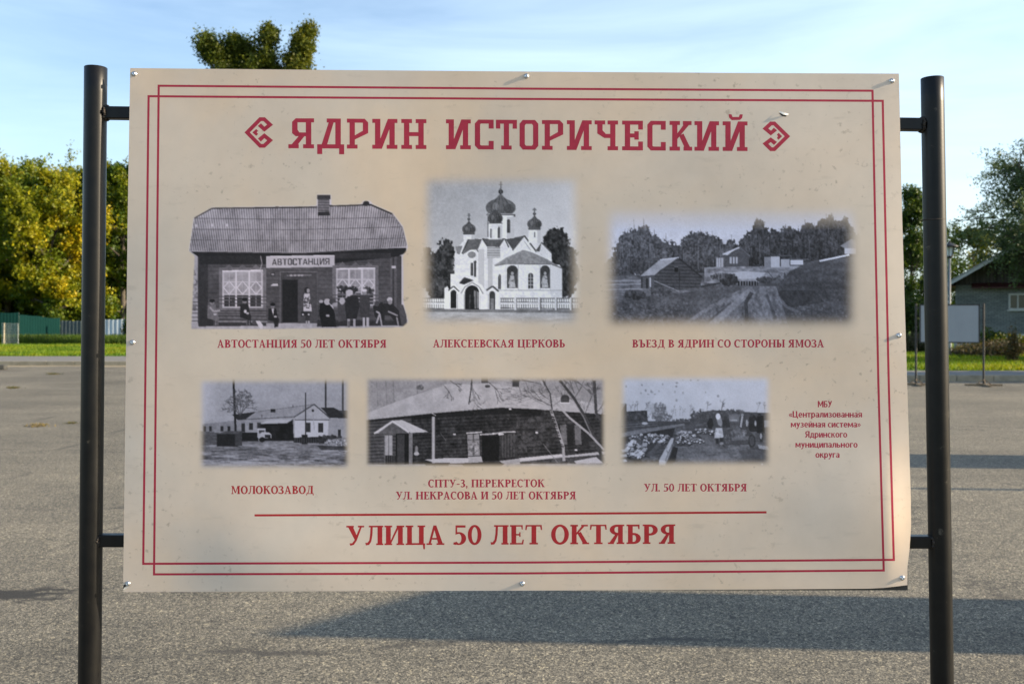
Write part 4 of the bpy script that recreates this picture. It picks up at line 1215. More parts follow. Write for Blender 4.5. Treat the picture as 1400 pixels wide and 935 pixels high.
# ---- small bold sans lettering of the publisher
RI = lambda cx, cy, rx, ry, ts=.19, tt=.13: arcq(cx, cy, rx, ry, 0, 360, ts, tt, 18)
SA = {
 'н': (.60, [Rr(0, 0, .19, .72), Rr(.41, 0, .60, .72), Rr(.15, .29, .45, .43)]),
 'т': (.52, [Rr(0, .58, .52, .72), Rr(.165, 0, .355, .62)]),
 'р': (.60, [Rr(0, -.26, .19, .72), RI(.31, .36, .29, .38, .18)]),
 'а': (.54, [Rr(.35, 0, .54, .5), arcq(.27, .47, .27, .26, 0, 150, .18, .13), RI(.22, .2, .22, .22, .15, .11)]),
 'л': (.60, [Rr(.41, 0, .60, .72), Rr(.14, .59, .5, .72), Pg((.13, .72), (.31, .72), (.28, .25), (.18, .02), (0, -.01), (0, .13), (.09, .2))]),
 'и': (.60, [Rr(0, 0, .19, .72), Rr(.41, 0, .60, .72), Pg((.10, .0), (.24, .0), (.50, .72), (.36, .72))]),
 'з': (.50, [arcq(.22, .53, .25, .2, -85, 150, .17, .12), arcq(.22, .2, .28, .21, -150, 85, .18, .12), Rr(.14, .32, .26, .43)]),
 'о': (.62, [RI(.31, .36, .31, .38)]),
 'в': (.57, [Rr(0, 0, .19, .72), Rr(.1, .6, .34, .72), arcq(.32, .54, .22, .18, -90, 90, .17, .12), Rr(.1, .31, .36, .42), arcq(.34, .21, .23, .21, -90, 90, .18, .13), Rr(.1, 0, .36, .13)]),
 'я': (.57, [Rr(.38, 0, .57, .72), Rr(.24, .6, .45, .72), Rr(.24, .27, .45, .39), arcq(.25, .495, .24, .225, 90, 270, .18, .12), Pg((.18, .30), (.36, .30), (.19, 0), (0, 0))]),
 'м': (.76, [Rr(0, 0, .17, .72), Rr(.59, 0, .76, .72), Pg((.02, .72), (.2, .72), (.44, .12), (.32, .12)), Pg((.32, .12), (.44, .12), (.74, .72), (.56, .72))]),
 'у': (.56, [Pg((0, .72), (.2, .72), (.36, .18), (.24, .0)), Pg((.37, .72), (.56, .72), (.33, .0), (.2, -.24), (.03, -.27), (.02, -.13), (.13, -.1), (.2, 0))]),
 'с': (.50, [arcq(.30, .36, .30, .38, 50, 310, .19, .13)]),
 'е': (.58, [arcq(.29, .36, .29, .38, 0, 320, .19, .13), Rr(.12, .30, .57, .41)]),
 'д': (.66, [Rr(.42, .05, .58, .72), Rr(.15, .59, .5, .72), Pg((.15, .7), (.31, .7), (.27, .2), (.22, .1), (.06, .1), (.12, .3)), Rr(0, 0, .66, .13), Rr(0, -.17, .13, .05), Rr(.53, -.17, .66, .05)]),
 'к': (.58, [Rr(0, 0, .19, .72), Pg((.17, .30), (.17, .46), (.38, .72), (.57, .72)), Pg((.24, .42), (.36, .52), (.60, 0), (.39, 0))]),
 'г': (.45, [Rr(0, 0, .19, .72), Rr(.1, .58, .45, .72)]),
 'п': (.60, [Rr(0, 0, .19, .72), Rr(.41, 0, .60, .72), Rr(.1, .58, .5, .72)]),
 'ц': (.66, [Rr(0, 0, .19, .72), Rr(.39, 0, .57, .72), Rr(.1, 0, .64, .14), Rr(.53, -.17, .66, .1)]),
 'ь': (.55, [Rr(0, 0, .19, .72), Rr(.1, .32, .33, .44), Rr(.1, 0, .33, .13), arcq(.32, .22, .22, .22, -90, 90, .18, .13)]),
 'М': (.88, [Rr(0, 0, .19, 1), Rr(.69, 0, .88, 1), Pg((.02, 1), (.22, 1), (.51, .2), (.37, .2)), Pg((.37, .2), (.51, .2), (.86, 1), (.66, 1))]),
 'Б': (.62, [Rr(0, 0, .2, 1), Rr(.1, .86, .55, 1), Rr(.1, .46, .36, .6), Rr(.1, 0, .36, .14), arcq(.35, .3, .27, .3, -90, 90, .19, .14)]),
 'У': (.66, [Pg((0, 1), (.22, 1), (.42, .42), (.30, .25)), Pg((.45, 1), (.66, 1), (.40, .3), (.27, .03), (.07, -.02), (.05, .14), (.16, .17), (.24, .28))]),
 'Ц': (.80, [Rr(0, 0, .2, 1), Rr(.48, 0, .68, 1), Rr(.1, 0, .77, .15), Rr(.65, -.2, .80, .1)]),
 'Я': (.68, [Rr(.48, 0, .68, 1), Rr(.3, .86, .55, 1), Rr(.3, .40, .55, .53), arcq(.31, .70, .29, .30, 90, 270, .19, .14), Pg((.24, .44), (.44, .44), (.22, 0), (0, 0))]),
 '«': (.50, [stroke([(.24, .62), (.06, .36), (.24, .1)], .11, step=9), stroke([(.46, .62), (.28, .36), (.46, .1)], .11, step=9)]),
 '»': (.50, [stroke([(.04, .62), (.22, .36), (.04, .1)], .11, step=9), stroke([(.26, .62), (.44, .36), (.26, .1)], .11, step=9)]),
 ' ': (.26, []),
}
w_, c_ = SA['и']
SA['й'] = (w_, c_ + [arcq(.30, .97, .16, .15, 180, 360, .09, .09)])
comps = []
for text, xc, wd, yb in (('МБУ', 1127.8, 19.5, 556.6), ('«Централизованная', 1128.5, 100, 570.4), ('музейная система»', 1129, 95.6, 584.0), ('Ядринского', 1129.5, 57.6, 597.8), ('муниципального', 1130, 85, 611.6), ('округа', 1131.3, 33, 625.4)):
    tot = sum(SA[c][0] + .055 for c in text) - .055
    k = wd/tot
    x = xc - wd/2
    for c in text:
        w, cc = SA[c]
        comps += place_letter(cc, w, x, x + w*k, yb, 8.6)
        x += (w + .055)*k
print_polys('publisher_lettering', comps, M['red'])
# ------------------------------------------------------------------ the six old photographs, drawn by code and printed on the sheet
def blur(a, r):
    """three box blurs of radius r samples"""
    r = int(r)
    if r < 1: return a
    for _ in range(3):
        for ax in (0, 1):
            p = np.pad(a, [(r+1, r) if i == ax else (0, 0) for i in range(2)], mode='edge')
            c = np.cumsum(p, axis=ax)
            n = 2*r+1
            a = (np.take(c, range(n, c.shape[ax]), ax) - np.take(c, range(0, c.shape[ax]-n), ax)) / n
    return a

def fnoise(shape, scale, rng, octaves=3, ax=1.0, ay=1.0):
    """smooth random field 0..1, feature size in samples"""
    out = np.zeros(shape); amp = 1.0; tot = 0
    for o in range(octaves):
        s = scale / 2**o
        gh, gw = int(shape[0]/(s*ay)) + 3, int(shape[1]/(s*ax)) + 3
        g = rng.uniform(0, 1, (gh, gw))
        y = np.arange(shape[0])/(s*ay); x = np.arange(shape[1])/(s*ax)
        yi, xi = y.astype(int), x.astype(int)
        fy, fx = (y-yi)[:, None], (x-xi)[None]
        fy = fy*fy*(3-2*fy); fx = fx*fx*(3-2*fx)
        a = g[yi][:, xi]; b_ = g[yi][:, xi+1]; c_ = g[yi+1][:, xi]; d_ = g[yi+1][:, xi+1]
        out += amp*((a*(1-fx)+b_*fx)*(1-fy) + (c_*(1-fx)+d_*fx)*fy)
        tot += amp; amp *= .55
    return out/tot

class Pic:
    """a grey picture drawn in the coordinates of an enlarged view (zw x zh) of the photograph's region reg"""
    SS = 2
    def __init__(s, reg, zw, zh, base=150, seed=0):
        s.reg = reg
        s.w, s.h = (reg[2]-reg[0])*s.SS, (reg[3]-reg[1])*s.SS
        s.k = s.w/zw; s.ky = s.h/zh
        s.v = np.full((s.h, s.w), float(base))
        yy, xx = np.mgrid[0:s.h, 0:s.w]
        s.X, s.Y = (xx+.5)/s.k, (yy+.5)/s.ky
        s.rng = np.random.default_rng(seed)
    def mask(s, pts):
        a = np.array(pts, float)
        x0, x1 = int(max(0, a[:, 0].min()*s.k-1)), int(min(s.w, a[:, 0].max()*s.k+2))
        y0, y1 = int(max(0, a[:, 1].min()*s.ky-1)), int(min(s.h, a[:, 1].max()*s.ky+2))
        if x1 <= x0 or y1 <= y0: return None
        X, Y = s.X[y0:y1, x0:x1], s.Y[y0:y1, x0:x1]
        m = np.zeros(X.shape, bool)
        for (xa, ya), (xb, yb) in zip(a, np.roll(a, -1, 0)):
            if ya == yb: continue
            c = ((ya > Y) != (yb > Y)) & (X < (xb-xa)*(Y-ya)/(yb-ya) + xa)
            m ^= c
        return (slice(y0, y1), slice(x0, x1)), m
    def put(s, r, m, v, a=1.0):
        cur = s.v[r]
        val = v(s.X[r], s.Y[r]) if callable(v) else v
        s.v[r] = np.where(m, cur*(1-a) + val*a, cur)
    def poly(s, pts, v, a=1.0):
        q = s.mask(pts)
        if q: s.put(q[0], q[1], v, a)
    def rect(s, x0, y0, x1, y1, v, a=1.0):
        s.poly([(x0, y0), (x1, y0), (x1, y1), (x0, y1)], v, a)
    def ell(s, cx, cy, rx, ry, v, a=1.0):
        x0, x1 = int(max(0, (cx-rx)*s.k-1)), int(min(s.w, (cx+rx)*s.k+2))
        y0, y1 = int(max(0, (cy-ry)*s.ky-1)), int(min(s.h, (cy+ry)*s.ky+2))
        if x1 <= x0 or y1 <= y0: return
        r = (slice(y0, y1), slice(x0, x1))
        s.put(r, ((s.X[r]-cx)/rx)**2 + ((s.Y[r]-cy)/ry)**2 < 1, v, a)
    def line(s, pts, w, v, a=1.0):
        for (xa, ya), (xb, yb) in zip(pts[:-1], pts[1:]):
            d = math.hypot(xb-xa, yb-ya) or 1
            nx, ny = -(yb-ya)/d*w/2, (xb-xa)/d*w/2
            s.poly([(xa+nx, ya+ny), (xb+nx, yb+ny), (xb-nx, yb-ny), (xa-nx, ya-ny)], v, a)
    def leaves(s, cx, cy, rx, ry, n, sz, v0, v1, a=.8, inner=None):
        rg = s.rng
        for _ in range(n):
            t = rg.uniform(0, 2*math.pi); q = math.sqrt(rg.uniform(0, 1))
            s.ell(cx + rx*q*math.cos(t), cy + ry*q*math.sin(t), sz*rg.uniform(.5, 1.4), sz*rg.uniform(.5, 1.4), rg.uniform(v0, v1), a)
    def tree(s, cx, cy, rx, ry, v0, v1, n=260, sz=9):
        x0, x1 = int(max(0, (cx-rx*1.35)*s.k)), int(min(s.w, (cx+rx*1.35)*s.k+1))
        y0, y1 = int(max(0, (cy-ry*1.35)*s.ky)), int(min(s.h, (cy+ry*1.35)*s.ky+1))
        if x1-x0 < 3 or y1-y0 < 3: return
        r = (slice(y0, y1), slice(x0, x1))
        X, Y = s.X[r], s.Y[r]
        n1 = fnoise(X.shape, rx*.9*s.k, s.rng, 3) - .5
        n2 = fnoise(X.shape, max(3, sz*1.1*s.k), s.rng, 3, 1, 1.25) - .5
        d = ((X-cx)/rx)**2 + ((Y-cy)/ry)**2 + n1*1.25 + n2*1.15
        al = np.clip((1.0-d)/.16, 0, 1)
        val = v0 + (v1-v0)*np.clip(.38 + n2*1.5 + n1*.7 + (cy-Y)/ry*.16, 0, 1.25)
        s.v[r] = s.v[r]*(1-al) + val*al
    def tex(s, pts, scale, amp, ax=1.0, ay=1.0, oct=3):
        q = s.mask(pts)
        if not q: return
        r, m = q
        n = fnoise(m.shape, scale*s.k, s.rng, oct, ax, ay)
        s.v[r] += np.where(m, (n-.5)*2*amp, 0)
    def stripes(s, pts, pitch, amp, slope=0.0, horizontal=True, duty=.5):
        q = s.mask(pts)
        if not q: return
        r, m = q
        c = (s.Y[r] - slope*s.X[r]) if horizontal else (s.X[r] - slope*s.Y[r])
        s.v[r] += np.where(m, np.where((c/pitch) % 1 < duty, amp, -amp), 0)
    def twig(s, x, y, ang, ln, w, v, depth, spread=.6, a=.85):
        x2, y2 = x + ln*math.cos(ang), y - ln*math.sin(ang)
        s.line([(x, y), (x2, y2)], w, v, a)
        if depth <= 0: return
        for _ in range(s.rng.integers(2, 4)):
            f = s.rng.uniform(.45, 1.0)
            s.twig(x + (x2-x)*f, y + (y2-y)*f, ang + s.rng.normal()*spread, ln*s.rng.uniform(.45, .75), max(1.6, w*.6), v, depth-1, spread, a)
    def figure(s, x, head_y, foot_y, wd, body, head, legs=None, scarf=None, v_leg=120, sit=False):
        H = foot_y-head_y
        hr = wd*.26
        if sit:
            s.poly([(x-wd*.45, head_y+hr*2.2), (x+wd*.35, head_y+hr*2.0), (x+wd*.55, head_y+H*.55), (x+wd*.7, head_y+H*.68), (x+wd*.6, foot_y-H*.04), (x+wd*.2, foot_y-H*.02), (x+wd*.1, head_y+H*.75), (x-wd*.5, head_y+H*.7)], body)
            s.ell(x+wd*.3, head_y+H*.55, wd*.16, wd*.1, 165)
            s.rect(x+wd*.15, foot_y-H*.22, x+wd*.3, foot_y, v_leg); s.rect(x+wd*.42, foot_y-H*.20, x+wd*.55, foot_y-H*.02, v_leg)
        else:
            s.poly([(x-wd*.38, head_y+hr*2.1), (x+wd*.38, head_y+hr*2.1), (x+wd*.5, head_y+H*.5), (x+wd*.45, head_y+H*.74), (x-wd*.45, head_y+H*.74), (x-wd*.5, head_y+H*.5)], body)
            s.rect(x-wd*.28, head_y+H*.73, x-wd*.08, foot_y, v_leg); s.rect(x+wd*.1, head_y+H*.73, x+wd*.3, foot_y-H*.01, v_leg)
            s.line([(x-wd*.4, head_y+hr*2.6), (x-wd*.48, head_y+H*.52)], wd*.14, body*.75)
        s.ell(x, head_y+hr, hr*.9, hr*1.1, 112)
        if scarf is not None:
            s.ell(x-hr*.1, head_y+hr*.85, hr*1.12, hr*1.25, scarf); s.poly([(x-hr*1.1, head_y+hr), (x+hr*.3, head_y+hr*1.9), (x-hr*.5, head_y+hr*3.0)], scarf)
            s.ell(x+hr*.45, head_y+hr*1.15, hr*.5, hr*.7, 96)
        else:
            s.ell(x, head_y+hr*.5, hr*1.08, hr*.7, head)
    def finish(s, name, amask, grain=7, tint=(.97, .955, 1.03), gain=1.0, contrast=.95):
        mott = fnoise(s.v.shape, 26, s.rng, 4) - .5
        dim = np.where(s.v > 196, .42, np.clip((185 - s.v)/90, .12, 1))
        v = s.v*(1 + mott*.28*dim) + s.rng.normal(size=s.v.shape)*grain*.9
        v = blur1(v * (1 + (fnoise(s.v.shape, 5, s.rng, 2) - .5)*.32*dim))
        v = 112 + (v-112)*contrast + 4
        def down(a):
            h2, w2 = a.shape[0]//s.SS, a.shape[1]//s.SS
            return a[:h2*s.SS, :w2*s.SS].reshape(h2, s.SS, w2, s.SS).mean((1, 3))
        v = np.clip(down(v), 14, 232); al = np.clip(down(amask), 0, 1)
        h2, w2 = v.shape
        lin = np.stack([np.clip(v*t, 0, 255)/255 for t in tint], -1) ** 2.2 * gain
        colr = np.concatenate([np.clip(lin, 0.004, .95), al[..., None]], -1).reshape(-1, 4)
        yy, xx = np.mgrid[0:h2, 0:w2]
        PXg, PYg = s.reg[0] + xx + .5, s.reg[1] + yy + .5
        V = SP(PXg, PYg, 1.1e-5).reshape(-1, 3)
        idx_ = np.arange(h2*w2).reshape(h2, w2)
        Qd = np.stack([idx_[:-1, :-1], idx_[1:, :-1], idx_[1:, 1:], idx_[:-1, 1:]], -1).reshape(-1, 4)
        alq = al.reshape(-1)[Qd].max(1)
        Qd = Qd[alq > .015]
        used = np.unique(Qd)
        remap = np.full(h2*w2, -1); remap[used] = np.arange(len(used))
        return fast_mesh('photograph', V[used], remap[Qd], M['photo'], panel, colr[used], True)
    def soft(s, x0, y0, x1, y1, r, rag=0.0):
        m = np.zeros(s.v.shape)
        q = (s.X > x0) & (s.X < x1) & (s.Y > y0) & (s.Y < y1)
        m[q] = 1
        return blur(m, r*s.k)
def blur1(a):
    return blur(a, 0) * .5 + .125*(np.roll(a, 1, 0)+np.roll(a, -1, 0)+np.roll(a, 1, 1)+np.roll(a, -1, 1))
PGAIN = 1.33

# --- 1: bus station, a low wooden house with people on its benches
p = Pic((245, 245, 565, 490), 1221, 935, 176, 1)
p.rect(0, 0, 1221, 935, 185)
p.rect(40, 380, 110, 800, 150); p.leaves(75, 560, 22, 120, 90, 9, 90, 170)
for y in range(640, 770, 20): p.line([(50, y), (105, y)], 6, 80)
p.rect(1150, 380, 1221, 800, 178)
wall_ = [(98, 380), (1150, 368), (1160, 765), (98, 770)]
p.poly(wall_, 62); p.stripes(wall_, 23, 7, 0, True, .82); p.tex(wall_, 40, 12)
p.rect(98, 380, 150, 770, 44); p.rect(1100, 400, 1150, 700, 78); p.rect(1112, 400, 1122, 700, 50); p.rect(1136, 400, 1160, 720, 58)
p.poly([(60, 378), (1185, 358), (1185, 384), (1140, 404), (800, 440), (100, 405)], 30)
p.rect(105, 400, 455, 445, 36); p.rect(810, 385, 1105, 415, 44)
roof_ = [(78, 203), (172, 152), (1000, 134), (1110, 180), (1160, 250), (1188, 352), (640, 384), (52, 376)]
p.poly(roof_, lambda X, Y: 128 - (Y-260)*.05)
q = p.mask(roof_)
r_, m_ = q
ph = (p.X[r_] + (p.X[r_]-620)*(p.Y[r_]-150)*.00035)/12.6
p.v[r_] += np.where(m_, 34*np.sin(ph*2*math.pi), 0)
p.tex(roof_, 60, 26); p.tex(roof_, 14, 14, .5, 3)
for (a, b2) in (((80, 205), (1125, 200)), ((66, 262), (1165, 250)), ((58, 318), (1180, 308))):
    p.line([a, (620, (a[1]+b2[1])/2 + 8), b2], 5, 70, .55)
p.poly([(52, 372), (640, 380), (1188, 350), (1188, 358), (640, 388), (52, 380)], 150, .5)
p.line([(78, 203), (172, 152), (720, 147)], 8, 45); p.line([(785, 140), (1000, 134), (1112, 182)], 9, 40)
p.line([(1112, 182), (1165, 255), (1186, 345)], 5, 110)
p.rect(724, 95, 784, 172, 88); p.stripes([(724, 95), (784, 95), (784, 172), (724, 172)], 14, 14); p.rect(718, 82, 790, 104, 48); p.poly([(724, 172), (784, 170), (786, 190), (724, 192)], 40)
p.ell(975, 127, 17, 14, 34); p.rect(960, 128, 990, 140, 40); p.ell(510, 148, 12, 7, 60)
for (x, y) in ((88, 243), (172, 240), (250, 240)): p.ell(x, y, 6, 8, 190, .8)
# sign over the door
p.poly([(455, 404), (810, 398), (812, 460), (455, 466)], 168); p.line([(455, 404), (810, 398)], 4, 205); p.line([(455, 465), (812, 459)], 4, 90)
x = 484
BLK = {'А': (.74, [Pg((0, 0), (.17, 0), (.37, .9), (.27, 1)), Pg((.74, 0), (.57, 0), (.3, .9), (.40, 1), (.46, 1)), Rr(.15, .22, .6, .36)]),
       'В': (.66, [Rr(0, 0, .17, 1), Rr(.1, .86, .58, 1), Rr(.1, 0, .6, .14), Rr(.1, .44, .56, .58), Rr(.44, .1, .64, .46), Rr(.42, .55, .6, .9)]),
       'Т': (.68, [Rr(.25, 0, .43, .9), Rr(0, .85, .68, 1)]), 'О': BL['О'], 'С': BL['С'], 'Н': (.70, [Rr(0, 0, .17, 1), Rr(.53, 0, .70, 1), Rr(.1, .42, .6, .57)]),
       'Ц': (.78, [Rr(0, 0, .17, 1), Rr(.50, 0, .67, 1), Rr(.1, 0, .75, .14), Rr(.66, -.16, .78, .14)]), 'И': (.72, [Rr(0, 0, .17, 1), Rr(.55, 0, .72, 1), Pg((.1, .02), (.26, .02), (.62, .98), (.46, .98))]),
       'Я': (.70, [Rr(.53, 0, .70, 1), Rr(.1, .86, .6, 1), Rr(.02, .55, .2, .9), Rr(.1, .42, .6, .56), Pg((.0, 0), (.18, 0), (.45, .5), (.27, .5))])}
for ch in 'АВТОСТАНЦИЯ':
    w, cc = BLK[ch]
    kx = 24.5/.70
    for c in cc:
        for pp in c: p.poly([(x + a*kx, 449 - (x-484)*.012 - b2*33) for a, b2 in pp], 62)
    x += w*kx + 3.2
# windows with their frames, diamond panes and carved tops
def station_window(x0, x1, y0, y1, n):
    p.rect(x0-18, y0-16, x1+18, y1+12, 98)
    for i in range(3):
        cx = x0 + (x1-x0)*(i+.5)/3
        p.poly([(cx-22, y0-14), (cx, y0-34), (cx+22, y0-14)], 92)
    p.rect(x0, y0, x1, y1, 168)
    mid = y0 + (y1-y0)*.62
    gl = [(x0+8, y0+8), (x1-8, y0+8), (x1-8, mid), (x0+8, mid)]
    p.poly(gl, 138); p.tex(gl, 30, 26)
    p.rect(x0+8, mid, x1-8, y1-8, 48)
    for i in range(1, 3):
        cx = x0 + (x1-x0)*i/3
        p.rect(cx-5, y0, cx+5, y1, 185)
    for i in range(3):
        cx = x0 + (x1-x0)*(i+.5)/3; w = (x1-x0)/7.2; cy = mid-32
        p.line([(cx, cy-34), (cx+w, cy), (cx, cy+34), (cx-w, cy), (cx, cy-34)], 5, 190)
        p.line([(cx, y0), (cx, y1)], 3, 165, .7)
    for y in (y0+58, mid+4): p.line([(x0, y), (x1, y)], 5, 178)
    for y in np.linspace(mid+16, y1-6, 4): p.line([(x0, y), (x1, y)], 4, 150)
    p.line([(x0, y0+2), (x1, y0-2)], 6, 205)
station_window(226, 436, 478, 672, 3)
station_window(818, 1022, 466, 660, 3)
for y in (612, 630, 648): p.line([(205, y), (458, y+2)], 4, 62); p.line([(800, y-8), (1045, y-6)], 4, 66)
p.leaves(850, 575, 28, 18, 40, 7, 25, 60); p.leaves(905, 578, 26, 16, 40, 7, 25, 60); p.leaves(985, 580, 26, 14, 34, 7, 25, 70)
# doorway
p.rect(524, 484, 722, 762, 58); p.line([(524, 484), (722, 484)], 7, 92); p.line([(527, 484), (527, 760)], 6, 84); p.line([(719, 484), (719, 760)], 5, 80)
p.rect(538, 524, 618, 748, 27); p.rect(622, 520, 714, 758, 66); p.line([(560, 503), (690, 500)], 9, 110, .8)
for x in (584, 604, 625, 640): p.ell(x, 502, 8, 5, 150)
p.rect(476, 488, 500, 506, 34); p.ell(488, 497, 8, 5, 130); p.poly([(475, 556), (490, 546), (516, 546), (516, 558)], 175)
p.rect(1108, 452, 1130, 466, 175)
p.line([(425, 400), (432, 440), (424, 470), (436, 490)], 5, 150, .8)
p.rect(540, 748, 620, 758, 95)
# ground
gr = [(40, 752), (1200, 752), (1200, 800), (40, 800)]
p.poly(gr, 150); p.tex(gr, 24, 22)
p.poly([(100, 740), (455, 742), (455, 765), (100, 768)], 46); p.poly([(720, 735), (1170, 740), (1180, 762), (720, 770)], 42)
# bench on the left and the people
for y in (676, 692, 706, 722): p.line([(180, y), (455, y+2)], 6, 92)
p.line([(180, 742), (460, 744)], 8, 112)
p.poly([(110, 660), (150, 690), (200, 735), (190, 765), (105, 770)], 40)
p.figure(172, 628, 768, 52, 96, 26, sit=True, v_leg=60); p.line([(160, 668), (180, 690), (214, 684)], 9, 140)
p.figure(342, 622, 764, 50, 34, 24, sit=True, v_leg=84); p.ell(345, 690, 7, 9, 185)
p.figure(488, 648, 774, 48, 30, 22, sit=True, v_leg=40); p.poly([(482, 676), (494, 676), (490, 712)], 180)
p.ell(400, 748, 20, 12, 60); p.poly([(398, 738), (420, 738), (436, 760), (438, 784), (424, 784), (408, 756)], 182)
# the woman in a flowered dress
p.poly([(652, 598), (680, 596), (686, 640), (692, 688), (648, 688), (648, 640)], 178)
p.leaves(668, 642, 17, 40, 34, 5, 50, 90)
p.ell(666, 578, 13, 15, 36); p.ell(673, 582, 8, 11, 140)
p.rect(658, 688, 682, 740, 48); p.rect(660, 738, 668, 766, 140); p.rect(672, 738, 682, 764, 150); p.rect(636, 690, 684, 716, 40); p.ell(646, 706, 5, 5, 170); p.ell(676, 706, 5, 5, 170)
# the group on the right
p.poly([(735, 640), (790, 640), (812, 700), (820, 770), (745, 772), (730, 700)], 24); p.ell(772, 640, 16, 17, 160); p.poly([(770, 636), (800, 650), (806, 680)], 170); p.ell(740, 638, 11, 8, 150)
p.ell(800, 640, 18, 16, 60); p.ell(812, 655, 14, 10, 140)
p.poly([(826, 650), (866, 650), (872, 735), (830, 745)], 62); p.ell(850, 636, 14, 18, 158)
p.ell(775, 712, 10, 6, 150)
p.poly([(868, 612), (930, 606), (942, 660), (925, 728), (872, 730), (864, 660)], 36); p.ell(888, 592, 19, 16, 170); p.poly([(870, 600), (885, 606), (868, 622)], 160)
p.rect(878, 728, 891, 772, 150); p.rect(908, 728, 920, 770, 150); p.rect(880, 740, 890, 772, 90)
p.poly([(944, 604), (992, 604), (996, 660), (990, 722), (948, 722), (940, 660)], 54); p.ell(966, 590, 13, 15, 118); p.ell(966, 580, 14, 8, 190); p.rect(958, 722, 970, 774, 165); p.rect(976, 722, 990, 772, 165)
p.poly([(1010, 660), (1060, 640), (1075, 690), (1070, 740), (1020, 720)], 32); p.line([(1028, 690), (1046, 700), (1030, 752)], 8, 150); p.line([(1046, 700), (1058, 770)], 7, 145); p.ell(1030, 650, 13, 14, 60)
p.poly([(1064, 650), (1110, 646), (1150, 690), (1185, 700), (1185, 765), (1140, 765), (1100, 712), (1060, 706)], 34); p.ell(1098, 628, 14, 12, 172); p.ell(1100, 642, 11, 12, 120); p.line([(1090, 690), (1140, 712)], 8, 135); p.line([(1135, 720), (1144, 765)], 8, 130)
p.poly([(1140, 655), (1168, 655), (1186, 710), (1190, 760), (1160, 762)], 66)
am = np.zeros(p.v.shape)
q = p.mask([(74, 200), (170, 146), (505, 140), (715, 138), (715, 78), (795, 78), (795, 134), (950, 128), (960, 110), (1000, 112), (1008, 128), (1115, 174), (1170, 245), (1196, 352), (1190, 372), (1170, 400), (1172, 640), (1198, 745), (1165, 775), (430, 785), (60, 784), (66, 660), (78, 400), (48, 376)])
am[q[0]] = q[1]
am = np.clip((blur(am, 4*p.k + .5) - .42)*1.9, 0, 1)
p.finish('photograph', am, 5, (1.02, .97, 1.03), PGAIN)

# --- 2: white church with five onion domes
p = Pic((570, 230, 800, 490), 827, 935, 168, 2)
p.v[:] = 163 + (p.X-400)*.04 + np.clip((p.Y-100)*.06, -10, 30)
p.tex([(0, 0), (827, 0), (827, 700), (0, 700)], 120, 10)
for a in ((60, 500, 50, 110), (140, 480, 55, 120), (110, 590, 90, 60), (150, 420, 34, 60)): p.tree(*a, 34, 88, 170, 9)
for a in ((690, 420, 70, 110), (740, 500, 60, 120), (660, 360, 40, 60), (730, 590, 55, 60)): p.tree(*a, 30, 86, 190, 9)
Wt = 205
# body
p.poly([(185, 420), (205, 385), (240, 345), (480, 345), (530, 332), (660, 410), (664, 470), (664, 640), (165, 640), (165, 520), (185, 520)], Wt)
p.poly([(225, 425), (258, 343), (320, 350), (300, 400), (262, 402)], 92); p.poly([(322, 345), (372, 350), (430, 344), (400, 388), (345, 386)], 84); p.poly([(436, 350), (528, 332), (470, 400)], 78)
p.poly([(190, 385), (225, 382), (210, 425), (196, 420)], 120)
p.line([(222, 420), (256, 344)], 7, 60); p.line([(256, 344), (308, 420)], 5, 90); p.line([(322, 346), (346, 384)], 6, 70); p.line([(430, 344), (402, 388)], 6, 70); p.line([(430, 344), (452, 390)], 6, 80)
p.line([(528, 332), (470, 404)], 6, 70); p.line([(528, 332), (588, 412)], 7, 70); p.poly([(480, 410), (528, 342), (580, 410)], 202); p.line([(528, 360), (560, 405)], 4, 150)
p.poly([(405, 392), (430, 354), (452, 396), (445, 410), (410, 410)], 200)
p.poly([(582, 408), (612, 366), (660, 412), (660, 450), (610, 430)], 200); p.poly([(582, 408), (612, 366), (604, 410)], 80); p.line([(612, 366), (662, 416)], 6, 90)
p.rect(345, 388, 410, 440, 150); p.stripes([(345, 388), (410, 388), (410, 440), (345, 440)], 12, 20); p.rect(348, 440, 372, 640, 172); p.rect(302, 400, 330, 640, 178)
p.stripes([(190, 470), (262, 470), (262, 560), (190, 560)], 34, 5)
p.ell(270, 426, 20, 16, 120)
p.rect(264, 466, 276, 528, 66); p.rect(280, 462, 292, 534, 60); p.ell(286, 462, 7, 8, 60)
